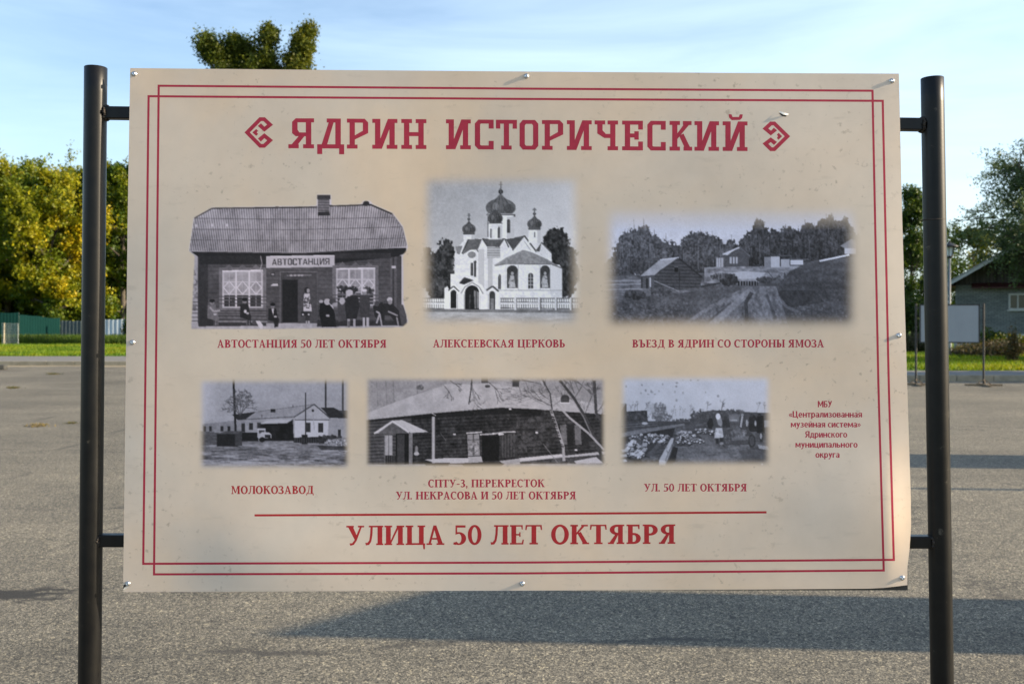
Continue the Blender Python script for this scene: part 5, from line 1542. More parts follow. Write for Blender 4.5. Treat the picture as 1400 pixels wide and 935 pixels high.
# drums and domes
def dome(cx, cy, rx, ry, drum_w, drum_y, v=84, cross=True):
    p.rect(cx-drum_w, cy, cx+drum_w, drum_y, 208); p.rect(cx+drum_w*.45, cy, cx+drum_w, drum_y, 178)
    p.ell(cx, cy, rx, ry*.98, v); p.rect(cx-rx*.8, cy+ry*.66, cx+rx*.8, cy+ry*1.0, 208 if drum_w > rx*.84 else v)
    p.poly([(cx-rx*.62, cy-ry*.74), (cx-rx*.30, cy-ry*1.0), (cx-rx*.07, cy-ry*1.3), (cx, cy-ry*1.6), (cx+rx*.07, cy-ry*1.3), (cx+rx*.30, cy-ry*1.0), (cx+rx*.62, cy-ry*.74)], v)
    for k in range(-4, 5):
        t = k/4.6
        p.line([(cx+rx*t*.9, cy+ry*.6*math.sqrt(max(0, 1-t*t))), (cx+rx*t, cy), (cx+rx*t*.55, cy-ry*.75), (cx, cy-ry*1.5)], 3, v-34 if k % 2 else v+12, .6)
    p.ell(cx-rx*.35, cy-ry*.15, rx*.22, ry*.4, v+50, .45); p.ell(cx+rx*.55, cy+ry*.1, rx*.35, ry*.5, v-34, .5)
    p.rect(cx-drum_w*1.08, cy+ry*.68, cx+drum_w*1.08, cy+ry*.80, 80)
    if cross:
        top = cy-ry*1.6
        p.ell(cx, top-5, rx*.12+3, rx*.12+3, 50); h = ry*1.25
        p.line([(cx, top), (cx, top-h)], 5, 90); p.line([(cx-9, top-h*.7), (cx+9, top-h*.7)], 4, 95); p.line([(cx-6, top-h*.88), (cx+6, top-h*.88)], 3, 100); p.line([(cx-7, top-h*.35), (cx+7, top-h*.25)], 3, 100)
dome(412, 195, 74, 46, 66, 345, 92)
p.rect(346, 220, 354, 340, 130); p.rect(442, 258, 458, 318, 66); p.ell(450, 260, 8, 9, 66); p.rect(476, 230, 484, 240, 70)
dome(256, 300, 34, 27, 28, 350, 80)
dome(578, 275, 36, 28, 30, 368, 84)
dome(385, 248, 37, 32, 33, 350, 76, False)
p.rect(398, 296, 408, 344, 60); p.ell(403, 297, 5, 8, 60); p.rect(360, 298, 368, 344, 110)
p.line([(383, 206), (383, 180)], 4, 90)
p.rect(576, 314, 582, 340, 110)
# apse
p.poly([(382, 480), (440, 470), (700, 474), (714, 495), (714, 640), (400, 640), (388, 560)], 208)
p.poly([(382, 476), (440, 440), (522, 402), (560, 412), (640, 448), (712, 490), (660, 474), (440, 470)], 128); p.tex([(382, 476), (522, 402), (712, 490), (440, 470)], 10, 24)
p.line([(382, 480), (440, 470), (660, 472), (714, 492)], 6, 110)
for x in (438, 498, 606, 656): p.line([(x, 476), (x, 600)], 3, 168)
p.poly([(656, 478), (714, 495), (714, 640), (656, 640)], 196)
for (cx, w) in ((469, 27), (630, 24)):
    p.rect(cx-w, 500, cx+w, 590, 72); p.ell(cx, 502, w, 24, 60)
    p.poly([(cx-10, 530), (cx+8, 528), (cx+16, 586), (cx-16, 588)], 165); p.ell(cx, 518, 7, 9, 150); p.leaves(cx, 552, 12, 30, 12, 4, 80, 190); p.line([(cx-10, 540), (cx-18, 570)], 5, 150)
p.rect(546, 526, 572, 592, 66); p.ell(559, 528, 13, 12, 66); p.rect(400, 532, 414, 596, 70); p.ell(407, 534, 7, 12, 70)
for x in (559, 407): p.line([(x, 520), (x, 592)], 3, 150)
for y in (540, 556, 574): p.line([(546, y), (572, y)], 3, 150)
p.line([(400, 600), (714, 600)], 4, 150); p.tex([(400, 604), (714, 604), (714, 640), (400, 640)], 14, 22)
# gate
p.poly([(135, 590), (150, 580), (160, 600), (180, 582), (208, 606), (228, 572), (276, 548), (322, 576), (340, 610), (352, 600), (372, 584), (408, 616), (408, 696), (135, 696)], 212)
p.poly([(206, 566), (232, 536), (262, 545), (280, 552), (232, 572)], 52)
p.rect(166, 610, 194, 688, 40); p.ell(180, 612, 14, 13, 44)
p.rect(236, 616, 306, 694, 36); p.ell(271, 612, 35, 36, 36); p.poly([(280, 600), (306, 610), (306, 688), (284, 690)], 120); p.line([(292, 600), (292, 690)], 5, 60); p.line([(262, 620), (258, 690)], 4, 74)
p.rect(356, 616, 384, 694, 60); p.ell(370, 616, 13, 12, 60); p.rect(362, 640, 378, 694, 110)
p.line([(216, 616), (236, 584), (272, 562), (306, 584), (326, 618)], 6, 140)
p.line([(342, 600), (372, 580), (402, 606)], 8, 66); p.line([(154, 602), (180, 580), (208, 606)], 6, 80)
for x in (200, 232, 310, 350): p.line([(x, 620), (x, 694)], 3, 160)
# fence and ground
g = [(0, 694), (827, 694), (827, 935), (0, 935)]
p.poly(g, 150); p.tex(g, 46, 30, 3, .6); p.tex(g, 12, 22, 3, .7)
p.poly([(30, 692), (800, 696), (800, 712), (30, 706)], 86, .7)
for (x0, x1) in ((25, 135), (410, 800)):
    fr_ = [(x0, 640), (x1, 640), (x1, 692), (x0, 692)]
    p.poly(fr_, 178); p.stripes(fr_, 11, 40, 0, False, .45)
    p.line([(x0, 640), (x1, 640)], 5, 70); p.line([(x0, 664), (x1, 666)], 8, 200); p.line([(x0, 658), (x1, 660)], 3, 80); p.line([(x0, 688), (x1, 692)], 5, 90)
for x in (484, 602, 682, 756): p.rect(x-5, 634, x+5, 698, 190); p.line([(x+6, 636), (x+6, 698)], 3, 60)
p.finish('photograph', p.soft(50, 62, 774, 752, 19), 7, (.985, .98, 1.02), PGAIN, 1.08)

# --- 3: dirt road into the town
p = Pic((815, 265, 1185, 490), 1400, 851, 172, 3)
p.v[:] = 190 + np.clip((p.Y-100)*.06, -6, 14)
def forest(tops, base_y, v0, v1, n, sz):
    for (cx, ty, rx) in tops:
        ry = (base_y-ty)/2
        p.tree(cx, ty+ry*1.25, rx*1.7, ry*.95, v0-4, v1-10, n, sz*.8)
    for (cx, ty, rx) in tops:
        ry = (base_y-ty)/2
        for _ in range(3):
            p.tree(cx + p.rng.uniform(-.5, .5)*rx, ty+ry*p.rng.uniform(.45, 1.1), rx*p.rng.uniform(.6, 1.05), ry*p.rng.uniform(.4, .75), v0, v1, n, sz*.7)
        p.line([(cx, ty-8), (cx+4, ty+ry*.6)], 3, v0+30, .6)
    for _ in range(26):
        cx, ty, rx = tops[p.rng.integers(len(tops))]
        x = cx + p.rng.uniform(-1, 1)*rx
        p.line([(x, ty + (base_y-ty)*p.rng.uniform(.1, .5)), (x + p.rng.uniform(-3, 5), base_y-8)], 2.5, v1+14, .35)
forest([(60, 350, 40), (110, 320, 40), (150, 190, 42), (195, 140, 40), (245, 130, 38), (300, 190, 60), (360, 210, 50), (410, 260, 40)], 430, 46, 118, 150, 10)
forest([(480, 230, 50), (540, 190, 60), (600, 200, 55), (650, 250, 50), (700, 220, 40)], 400, 44, 112, 150, 10)
forest([(780, 210, 40), (830, 130, 48), (880, 180, 44), (930, 190, 40), (980, 165, 44), (1030, 190, 40), (1080, 140, 46), (1130, 160, 40), (1190, 110, 50), (1240, 140, 44), (1285, 125, 44), (1330, 180, 46)], 370, 34, 92, 160, 10)
for x in (800, 842, 890, 1100): p.line([(x, 210), (x+6, 330)], 3, 140, .4)
g = [(0, 420), (560, 420), (800, 400), (1100, 350), (1400, 320), (1400, 851), (0, 851)]
p.poly(g, 74); p.tex(g, 60, 20, 2, 1); p.tex(g, 10, 16)
p.poly([(0, 430), (560, 410), (560, 500), (0, 560)], 88); p.tex([(0, 430), (560, 410), (560, 500), (0, 560)], 18, 40, 2, .7)
for y in (452, 470, 496): p.line([(40, y), (240, y-4)], 6, 150, .7)
# log house
p.poly([(222, 430), (325, 345), (425, 332), (330, 395), (300, 425)], 150); p.tex([(222, 430), (325, 345), (425, 332), (300, 425)], 26, 20); p.line([(330, 342), (428, 330)], 6, 190); p.line([(222, 430), (302, 424), (425, 333)], 6, 55)
wl_ = [(302, 428), (428, 334), (545, 430), (540, 480), (430, 498), (300, 490)]
p.poly(wl_, 60); p.stripes(wl_, 17, 9, .02); p.line([(428, 334), (548, 432)], 9, 40); p.rect(404, 378, 424, 404, 24); p.line([(404, 378), (424, 378)], 4, 120); p.line([(430, 400), (430, 495)], 6, 45)
p.poly([(230, 432), (302, 428), (300, 490), (235, 488)], 74); p.rect(258, 436, 268, 490, 36); p.rect(276, 434, 284, 490, 170); p.rect(232, 432, 240, 490, 44)
p.tree(200, 520, 70, 26, 40, 84, 70, 9); p.tree(340, 500, 60, 30, 44, 90, 70, 9); p.line([(300, 450), (430, 505)], 5, 150, .7)
p.tex([(40, 500), (420, 480), (300, 600), (40, 640)], 20, 18)
# house at the end of the road
p.poly([(660, 312), (742, 276), (790, 320), (790, 390), (660, 390)], 70); p.poly([(655, 314), (742, 276), (700, 302), (680, 318)], 185); p.line([(655, 314), (742, 277)], 7, 195); p.line([(742, 276), (796, 322)], 7, 90)
for x in (696, 712, 728): p.rect(x-5, 328, x+5, 362, 165)
p.rect(620, 330, 660, 392, 150); p.stripes([(620, 330), (660, 330), (660, 392), (620, 392)], 12, 24, 0, False)
p.poly([(560, 380), (1060, 372), (1000, 410), (800, 470), (560, 460)], 120); p.tex([(560, 380), (1060, 372), (1000, 410), (800, 470), (560, 460)], 14, 46, 1.6, .8)
p.poly([(680, 412), (760, 400), (880, 408), (840, 440), (700, 440)], 168)
p.rect(905, 325, 950, 380, 175); p.rect(870, 328, 905, 378, 120); p.rect(955, 338, 1000, 380, 160); p.rect(1005, 342, 1070, 366, 190); p.line([(900, 322), (1010, 320)], 5, 80); p.line([(1000, 336), (1110, 340)], 4, 90)
p.tree(690, 445, 50, 32, 36, 80, 80, 8); p.tree(640, 430, 50, 20, 40, 120, 60, 7); p.tree(880, 444, 50, 16, 40, 90, 50, 7); p.tree(980, 430, 44, 22, 50, 150, 60, 7)
p.rect(735, 452, 836, 474, 60); p.stripes([(735, 452), (836, 452), (836, 474), (735, 474)], 14, 40, 0, False); p.line([(835, 455), (790, 420)], 4, 160)
p.line([(540, 480), (640, 462)], 9, 46); p.line([(885, 400), (920, 440)], 4, 70); p.line([(940, 400), (1090, 406)], 5, 120)
# right hill and barn
p.poly([(1000, 400), (1130, 345), (1400, 320), (1400, 851), (1000, 851), (920, 540), (940, 490)], 66); p.tex([(1000, 400), (1130, 345), (1400, 320), (1400, 851), (920, 540)], 40, 18, 2, .6); p.tex([(1000, 400), (1400, 320), (1400, 851), (920, 540)], 9, 16)
p.line([(1155, 348), (1310, 316)], 9, 205); p.poly([(1262, 270), (1320, 234), (1345, 240), (1345, 280), (1290, 284)], 130); p.rect(1284, 282, 1345, 312, 185)
p.poly([(930, 500), (1130, 500), (1180, 560), (1000, 590)], 48, .8); p.tex([(930, 500), (1130, 500), (1180, 560), (1000, 590)], 20, 12)
# road
rd_ = [(780, 478), (930, 478), (960, 560), (1000, 700), (400, 720), (560, 590)]
p.poly(rd_, 96); p.tex(rd_, 30, 30, .6, 1.6); p.tex(rd_, 9, 24)
for pts, w, v in (([(800, 500), (640, 640), (560, 710)], 34, 150), ([(760, 520), (600, 580), (430, 690)], 18, 128), ([(860, 490), (880, 560), (900, 650)], 26, 128), ([(930, 520), (980, 580), (1060, 620)], 14, 120)):
    p.line(pts, w, v, .45); p.tex(rd_, 12, 8)
p.line([(805, 510), (775, 560), (780, 660)], 20, 40, .75); p.line([(880, 520), (905, 580), (930, 650)], 14, 56, .6); p.line([(700, 560), (580, 660)], 12, 62, .5)
p.tex([(40, 560), (500, 560), (420, 720), (40, 720)], 8, 26); p.leaves(230, 630, 190, 60, 160, 6, 40, 120, .6); p.leaves(1160, 620, 170, 60, 120, 6, 44, 110, .5)
p.finish('photograph', p.soft(76, 84, 1322, 668, 22) * np.clip(.15 + (p.Y-60)/150, .15, 1), 8, (.95, .965, 1.07), PGAIN)

# --- 4: dairy plant, a white building, a truck and poles
p = Pic((260, 505, 500, 690), 1213, 935, 136, 4)
p.v[:] = 146 + np.clip((300-p.Y)*.03, -5, 9) + np.clip((200-p.X)*.2, 0, 30)
g = [(0, 480), (1213, 470), (1213, 935), (0, 935)]
p.poly(g, 108); p.tex(g, 60, 44, 3, .5); p.tex(g, 22, 40, 2.4, .5)
p.poly([(60, 620), (600, 640), (900, 690), (60, 720)], 150, .7); p.tex([(60, 580), (1090, 560), (1090, 720), (60, 720)], 26, 30, 2.6, .5)
for _ in range(60):
    x, y = p.rng.uniform(80, 1060), p.rng.uniform(530, 660)
    p.line([(x, y), (x + p.rng.uniform(20, 90), y + p.rng.uniform(-6, 8))], p.rng.uniform(3, 7), p.rng.uniform(40, 80), .55)
for _ in range(40):
    x, y = p.rng.uniform(80, 1060), p.rng.uniform(540, 690)
    p.line([(x, y), (x + p.rng.uniform(20, 90), y + p.rng.uniform(-6, 8))], p.rng.uniform(3, 7), p.rng.uniform(150, 180), .5)
# far wing
p.poly([(84, 380), (180, 325), (270, 316), (400, 350), (400, 440), (84, 430)], 122); p.poly([(84, 380), (182, 322), (290, 316), (330, 350), (110, 374)], 150)
for x in (100, 140, 220, 268): p.rect(x-9, 392, x+9, 428, 40)
p.poly([(290, 312), (455, 292), (380, 346), (330, 350)], 40)
# main building
p.poly([(382, 344), (480, 286), (856, 238), (716, 326), (500, 344)], 134); p.tex([(382, 344), (480, 286), (856, 238), (716, 326)], 30, 12); p.line([(470, 290), (856, 240)], 4, 95)
p.poly([(382, 346), (720, 326), (720, 440), (382, 436)], 138); p.line([(382, 345), (720, 326)], 6, 80)
p.rect(556, 272, 588, 296, 34); p.rect(406, 370, 434, 418, 42); p.rect(355, 372, 378, 432, 46); p.rect(462, 366, 490, 410, 50)
p.poly([(480, 374), (540, 350), (708, 340), (668, 370)], 165); p.poly([(486, 376), (668, 371), (710, 345), (716, 494), (486, 494)], 28); p.tex([(486, 376), (716, 376), (716, 494), (486, 494)], 30, 12)
p.poly([(718, 330), (856, 240), (962, 335), (960, 348), (718, 350)], 152); p.poly([(720, 350), (956, 350), (952, 470), (722, 470)], 178); p.line([(716, 330), (856, 240), (968, 336)], 9, 66); p.line([(722, 347), (962, 347)], 7, 80)
p.ell(848, 284, 8, 10, 30); p.rect(800, 366, 832, 432, 46); p.rect(884, 370, 920, 434, 48); p.line([(848, 300), (858, 420)], 4, 130)
p.poly([(900, 262), (990, 262), (1085, 310), (1090, 336), (970, 334)], 42); p.poly([(962, 338), (1090, 336), (1090, 460), (956, 470)], 140); p.rect(1022, 414, 1042, 460, 40); p.poly([(1020, 284), (1090, 284), (1090, 330)], 60)
# chimneys and poles
p.rect(930, 40, 942, 262, 52); p.rect(1050, 50, 1062, 284, 56); p.rect(708, 244, 713, 262, 60)
p.line([(299, 60), (318, 520)], 15, 32); p.line([(797, 160), (797, 480)], 9, 44)
p.rect(772, 450, 812, 515, 34); p.line([(495, 312), (495, 330)], 6, 70)
# bare tree
for a_ in (1.2, 1.55, 1.9, 1.0, 2.2): p.twig(345, 320, a_, 78, 6, 58, 4, .5, .7)
p.leaves(375, 200, 50, 60, 110, 6, 60, 100, .6); p.leaves(280, 240, 40, 60, 50, 5, 62, 100, .6); p.leaves(330, 180, 40, 40, 40, 5, 62, 100, .6)
# sheds, truck, fence, pile
p.poly([(60, 424), (240, 440), (190, 520), (60, 524)], 76); p.tex([(60, 424), (240, 440), (190, 520), (60, 524)], 14, 18, 3, .4)
p.rect(184, 444, 330, 530, 34); p.rect(312, 424, 358, 526, 62); p.poly([(184, 444), (250, 424), (355, 424), (330, 446)], 74)
p.rect(360, 434, 470, 496, 30); p.rect(466, 412, 520, 470, 150); p.rect(476, 420, 512, 440, 60); p.poly([(494, 432), (545, 434), (562, 450), (562, 474), (470, 474)], 165); p.rect(516, 450, 556, 472, 44); p.line([(466, 412), (520, 410)], 8, 185)
p.ell(498, 484, 20, 18, 26); p.ell(548, 480, 12, 12, 30)
p.poly([(716, 470), (960, 462), (960, 510), (716, 506)], 44); p.stripes([(716, 470), (960, 462), (960, 510), (716, 506)], 16, 14, 0, False); p.leaves(930, 484, 60, 26, 60, 9, 24, 60); p.leaves(1000, 470, 40, 16, 30, 8, 30, 70)
p.poly([(910, 524), (990, 480), (1090, 470), (1090, 530)], 118); p.leaves(1010, 505, 80, 24, 140, 5, 60, 200, .8); p.poly([(880, 526), (1090, 530), (1090, 560), (900, 552)], 40, .7)
p.finish('photograph', p.soft(80, 84, 1084, 672, 15), 6, (.965, .955, 1.035), PGAIN*.92, 1.0)

# --- 5: snow covered log house on a corner
p = Pic((490, 505, 840, 690), 1400, 740, 140, 5)
p.v[:] = 138
p.tex([(0, 0), (1400, 0), (1400, 300), (0, 300)], 90, 12)
for x in (100, 150, 190, 320): p.line([(x, 60), (x+6, 200)], 5, 108, .6)
p.leaves(340, 100, 14, 14, 14, 8, 60, 100)
p.poly([(40, 240), (330, 130), (470, 80), (760, 78), (1000, 130), (1360, 200), (1360, 250), (1000, 216), (780, 206), (420, 236), (40, 278)], 158)
p.tex([(40, 240), (470, 80), (760, 78), (1360, 200), (1000, 216), (420, 236), (40, 278)], 50, 16); p.line([(300, 140), (470, 84)], 4, 110, .6)
for (x, y) in ((690, 60), (860, 80)): p.rect(x-18, y-24, x+18, y+14, 60)
p.ell(706, 92, 14, 9, 70)
p.ell(1130, 160, 24, 22, 60); p.rect(1108, 160, 1152, 180, 66); p.line([(1104, 182), (1156, 184)], 6, 190)
wall_ = [(40, 282), (420, 240), (780, 210), (1000, 220), (1360, 246), (1360, 470), (1110, 470), (880, 490), (880, 530), (40, 530)]
p.poly(wall_, 48); p.stripes(wall_, 19, 6, -.05); p.tex(wall_, 40, 20); p.tex(wall_, 10, 16)
p.poly([(40, 276), (420, 238), (780, 208), (1000, 218), (1000, 250), (780, 240), (420, 266), (40, 300)], 30, .8)
p.poly([(40, 290), (290, 262), (290, 520), (40, 520)], 78, .65); p.stripes([(40, 290), (290, 262), (290, 520), (40, 520)], 19, 9, -.05)
# porch
p.poly([(86, 350), (188, 280), (240, 276), (385, 342), (285, 346), (270, 338)], 172); p.poly([(110, 346), (186, 290), (268, 340), (268, 350), (110, 352)], 88); p.line([(86, 350), (188, 282), (276, 344)], 9, 185)
p.rect(205, 350, 284, 528, 30); p.rect(212, 356, 252, 526, 62); p.rect(146, 360, 186, 468, 150); p.rect(140, 356, 146, 520, 90); p.line([(166, 360), (166, 468)], 3, 90); p.rect(276, 346, 296, 526, 112); p.rect(146, 470, 206, 526, 52); p.stripes([(146, 470), (206, 470), (206, 526), (146, 526)], 12, 14, 0, False)
p.rect(306, 400, 330, 470, 46); p.ell(318, 440, 9, 24, 120); p.ell(318, 460, 14, 10, 165)
p.rect(403, 258, 419, 530, 158); p.line([(421, 260), (421, 530)], 4, 40); p.line([(400, 238), (424, 252)], 5, 150)
# window and low snow
p.poly([(595, 356), (660, 352), (664, 470), (600, 472)], 126)
for x in (630,): p.line([(x, 354), (x, 470)], 6, 70)
for y in (385, 412, 440): p.line([(598, y), (662, y-2)], 5, 80)
p.leaves(632, 430, 26, 34, 40, 7, 60, 180)
p.line([(590, 348), (676, 342)], 7, 175); p.line([(664, 356), (740, 352), (790, 342), (860, 340)], 7, 165); p.ell(780, 354, 16, 7, 185)
p.poly([(770, 360), (858, 346), (870, 470), (790, 486)], 62); p.stripes([(770, 360), (858, 346), (870, 470), (790, 486)], 16, 8, 0, False); p.rect(676, 364, 770, 500, 28)
p.leaves(990, 350, 100, 90, 150, 9, 40, 90, .5); p.leaves(880, 380, 60, 90, 90, 8, 40, 96, .5)
for (x, y) in ((830, 216), (525, 354), (975, 345), (1190, 440), (740, 350)): p.ell(x, y, 8, 5, 190)
for x in (1122, 1200): p.poly([(x-18, 304), (x+14, 300), (x+20, 410), (x-14, 412)], 108, .8)
p.rect(1144, 302, 1176, 420, 38); p.rect(1228, 300, 1262, 420, 44)
p.poly([(360, 492), (480, 484), (672, 484), (676, 506), (560, 512), (420, 510)], 172); p.poly([(600, 476), (672, 474), (680, 506), (602, 508)], 150)
p.poly([(770, 500), (880, 486), (884, 528), (800, 520)], 150); p.poly([(880, 484), (1110, 462), (1130, 476), (1000, 490), (884, 504)], 176)
p.poly([(884, 504), (1130, 480), (1340, 462), (1360, 530), (884, 530)], 66); p.tex([(884, 504), (1340, 462), (1360, 530), (884, 530)], 14, 26)
p.poly([(1120, 472), (1360, 446), (1360, 462), (1120, 482)], 165); p.poly([(1180, 500), (1300, 478), (1340, 512), (1190, 514)], 170)
p.poly([(40, 520), (1360, 514), (1360, 560), (40, 560)], 140); p.tex([(40, 510), (1360, 510), (1360, 560), (40, 560)], 22, 40, 2, .6); p.poly([(360, 512), (500, 510), (490, 526), (370, 526)], 24); p.poly([(560, 512), (800, 512), (780, 530), (580, 530)], 30)
# birches
p.line([(1000, 60), (1040, 130), (1052, 220), (1090, 330), (1120, 420), (1124, 500)], 15, 150); p.line([(1008, 60), (1048, 130), (1060, 220)], 6, 56)
for k in range(26):
    t = p.rng.uniform(0, 1); x = 1052 + 66*t; y = 220 + 210*t
    p.line([(x-7, y), (x+7, y+3)], 5, 50)
p.line([(1100, 60), (1180, 160), (1240, 260), (1290, 370), (1340, 500)], 17, 62); p.line([(1092, 62), (1172, 164), (1232, 262), (1280, 370)], 6, 140, .7)
p.line([(1060, 160), (1150, 260), (1260, 350), (1345, 440)], 11, 150); p.line([(1290, 60), (1300, 240), (1345, 300)], 16, 66); p.line([(1340, 250), (1310, 390)], 12, 60)
for (x, y, a_, l_) in ((1040, 130, 1.9, 70), (1180, 160, 1.0, 90), (1240, 240, 1.2, 90), (1300, 180, 1.8, 80), (1060, 200, 2.7, 110), (1300, 240, .9, 80), (1180, 130, 1.9, 70), (1000, 80, 2.9, 110), (620, 50, -1.5, 90), (500, 60, -.6, 60), (700, 60, -.7, 80), (960, 70, 3.0, 130), (1280, 140, 2.4, 110), (470, 90, -.9, 50)):
    p.twig(x, y, a_, l_, 5, 66, 4, .45, .6)
for _ in range(46):
    x, y = p.rng.uniform(760, 1050), p.rng.uniform(100, 195)
    p.line([(x, y), (x + p.rng.uniform(30, 70), y + p.rng.uniform(-34, 16))], 3, 84, .4)
for _ in range(16):
    p.twig(p.rng.uniform(960, 1350), p.rng.uniform(70, 320), p.rng.uniform(.2, 2.9), p.rng.uniform(40, 90), 3.5, p.rng.choice([60, 70, 120]), 3, .5, .5)
p.line([(620, 50), (616, 110), (604, 190)], 7, 60); p.line([(1010, 405), (1090, 510)], 5, 120, .7); p.line([(450, 350), (480, 390)], 4, 110, .6)
p.finish('photograph', p.soft(50, 54, 1340, 522, 9), 8, (1.0, .96, 1.0), PGAIN, 1.06)

# --- 6: laying the street, cobbles and a log in front of workers
p = Pic((840, 505, 1070, 690), 1162, 935, 158, 6)
p.v[:] = 178 + (p.X-300)*.008 + np.clip((200-p.Y)*.05, -12, 8)
p.leaves(400, 180, 380, 120, 26, 7, 110, 135, .7); p.tex([(0, 0), (1162, 0), (1162, 300), (0, 300)], 100, 9)
# far houses and bare trees
p.poly([(40, 240), (82, 234), (84, 290), (225, 282), (232, 360), (40, 362)], 52); p.poly([(40, 244), (80, 234), (44, 290)], 130); p.tex([(40, 290), (232, 286), (232, 362), (40, 362)], 20, 16)
for x in (110, 140, 160, 205, 225, 240): p.twig(x, 290, 1.5 + p.rng.normal()*.2, 34, 3, 92, 3, .4, .6)
p.leaves(310, 290, 55, 60, 150, 7, 76, 130, .7); p.leaves(250, 270, 30, 40, 40, 6, 110, 165, .6); p.poly([(226, 240), (270, 226), (276, 300), (230, 306)], 168, .5)
for x in (290, 300, 315, 330, 345, 400, 520, 640, 980, 1040): p.twig(x, 320 if x < 600 else 298, 1.5 + p.rng.normal()*.15, 38, 3, 96, 4, .5, .5)
p.leaves(330, 330, 70, 30, 120, 6, 60, 110, .6); p.leaves(480, 356, 90, 14, 90, 6, 44, 100, .7); p.leaves(150, 320, 100, 26, 90, 6, 44, 90, .5)
for x in (420, 450, 470): p.twig(x, 320, 1.5, 30, 3, 110, 3, .5, .5)
p.poly([(520, 340), (640, 286), (740, 282), (960, 296), (1080, 300), (1080, 380), (520, 380)], 62); p.leaves(600, 318, 70, 24, 90, 8, 50, 84); p.leaves(780, 292, 120, 14, 70, 7, 56, 86)
p.twig(738, 290, 1.4, 40, 5, 74, 3, .5); p.leaves(594, 284, 8, 10, 8, 5, 56, 70); p.leaves(550, 294, 10, 6, 8, 5, 60, 80)
p.poly([(790, 310), (870, 308), (870, 390), (796, 384)], 96); p.poly([(800, 348), (850, 346), (850, 388), (804, 386)], 142)
# ground
g = [(0, 356), (1162, 356), (1162, 935), (0, 935)]
p.poly(g, 70); p.tex(g, 40, 26, 2.5, .6); p.tex(g, 12, 18, 2, .7)
p.poly([(40, 360), (420, 356), (470, 376), (300, 400), (40, 420)], 60); p.poly([(40, 440), (180, 414), (480, 372), (490, 384), (250, 430), (40, 470)], 104); p.poly([(40, 470), (200, 440), (420, 402), (400, 470), (40, 496)], 44)
for y in (376, 392): p.line([(40, y+8), (300, y-10)], 5, 110, .6)
p.ell(210, 372, 20, 9, 165)
p.poly([(430, 430), (640, 440), (760, 540), (1080, 560), (1080, 690), (400, 690)], 88); p.tex([(430, 430), (640, 440), (1080, 560), (1080, 690), (400, 690)], 26, 20, 2.4, .7); p.tex([(430, 430), (640, 440), (1080, 560), (1080, 690), (400, 690)], 8, 16)
p.poly([(860, 560), (1080, 520), (1080, 690), (900, 640)], 56, .55); p.poly([(500, 610), (760, 590), (860, 630), (560, 650)], 112, .5)
# heaps of split stone
def stones(cx, cy, rx, ry, n, s0):
    for _ in range(n):
        t = p.rng.uniform(0, 2*math.pi); q = math.sqrt(p.rng.uniform(0, 1))
        x, y = cx + rx*q*math.cos(t), cy + ry*q*math.sin(t); s_ = s0*p.rng.uniform(.6, 1.4); a_ = p.rng.uniform(0, 3)
        pts = [(x + s_*math.cos(a_+k*1.57)*p.rng.uniform(.7, 1.1), y + s_*.8*math.sin(a_+k*1.57)*p.rng.uniform(.7, 1.1)) for k in range(4)]
        p.poly([(a+4, b2+6) for a, b2 in pts], 36, .8); p.poly(pts, p.rng.choice([70, 110, 140, 168, 182]))
p.poly([(70, 540), (170, 466), (280, 440), (390, 480), (360, 520), (200, 620), (110, 620)], 60)
stones(230, 480, 130, 34, 90, 13); stones(150, 550, 70, 60, 60, 18); stones(350, 480, 40, 30, 30, 12)
p.poly([(400, 500), (470, 420), (560, 430), (610, 480), (520, 530), (420, 530)], 60); stones(490, 470, 70, 46, 90, 14); stones(600, 425, 50, 16, 34, 8); stones(570, 490, 50, 16, 22, 9); stones(670, 436, 40, 14, 20, 9)
for (x, y) in ((62, 596), (70, 560), (60, 630), (160, 590)): p.poly([(x-26, y-8), (x+20, y-12), (x+28, y+6), (x-20, y+12)], 165)
p.poly([(100, 600), (220, 640), (200, 690), (80, 690)], 40, .7); p.tex([(40, 600), (320, 600), (320, 690), (40, 690)], 18, 40)
# beams
p.poly([(214, 596), (300, 508), (326, 512), (246, 606)], 92); p.poly([(230, 520), (300, 500), (330, 506), (240, 610), (200, 600)], 40, .35); p.line([(214, 598), (246, 608)], 5, 40)
p.poly([(408, 532), (440, 540), (420, 640), (360, 660)], 36)
p.poly([(306, 660), (310, 622), (392, 474), (410, 472), (396, 540), (352, 662)], 158); p.poly([(310, 622), (348, 630), (350, 664), (306, 660)], 182); p.line([(352, 630), (402, 510)], 6, 92); p.leaves(360, 570, 8, 70, 10, 5, 100, 130, .6)
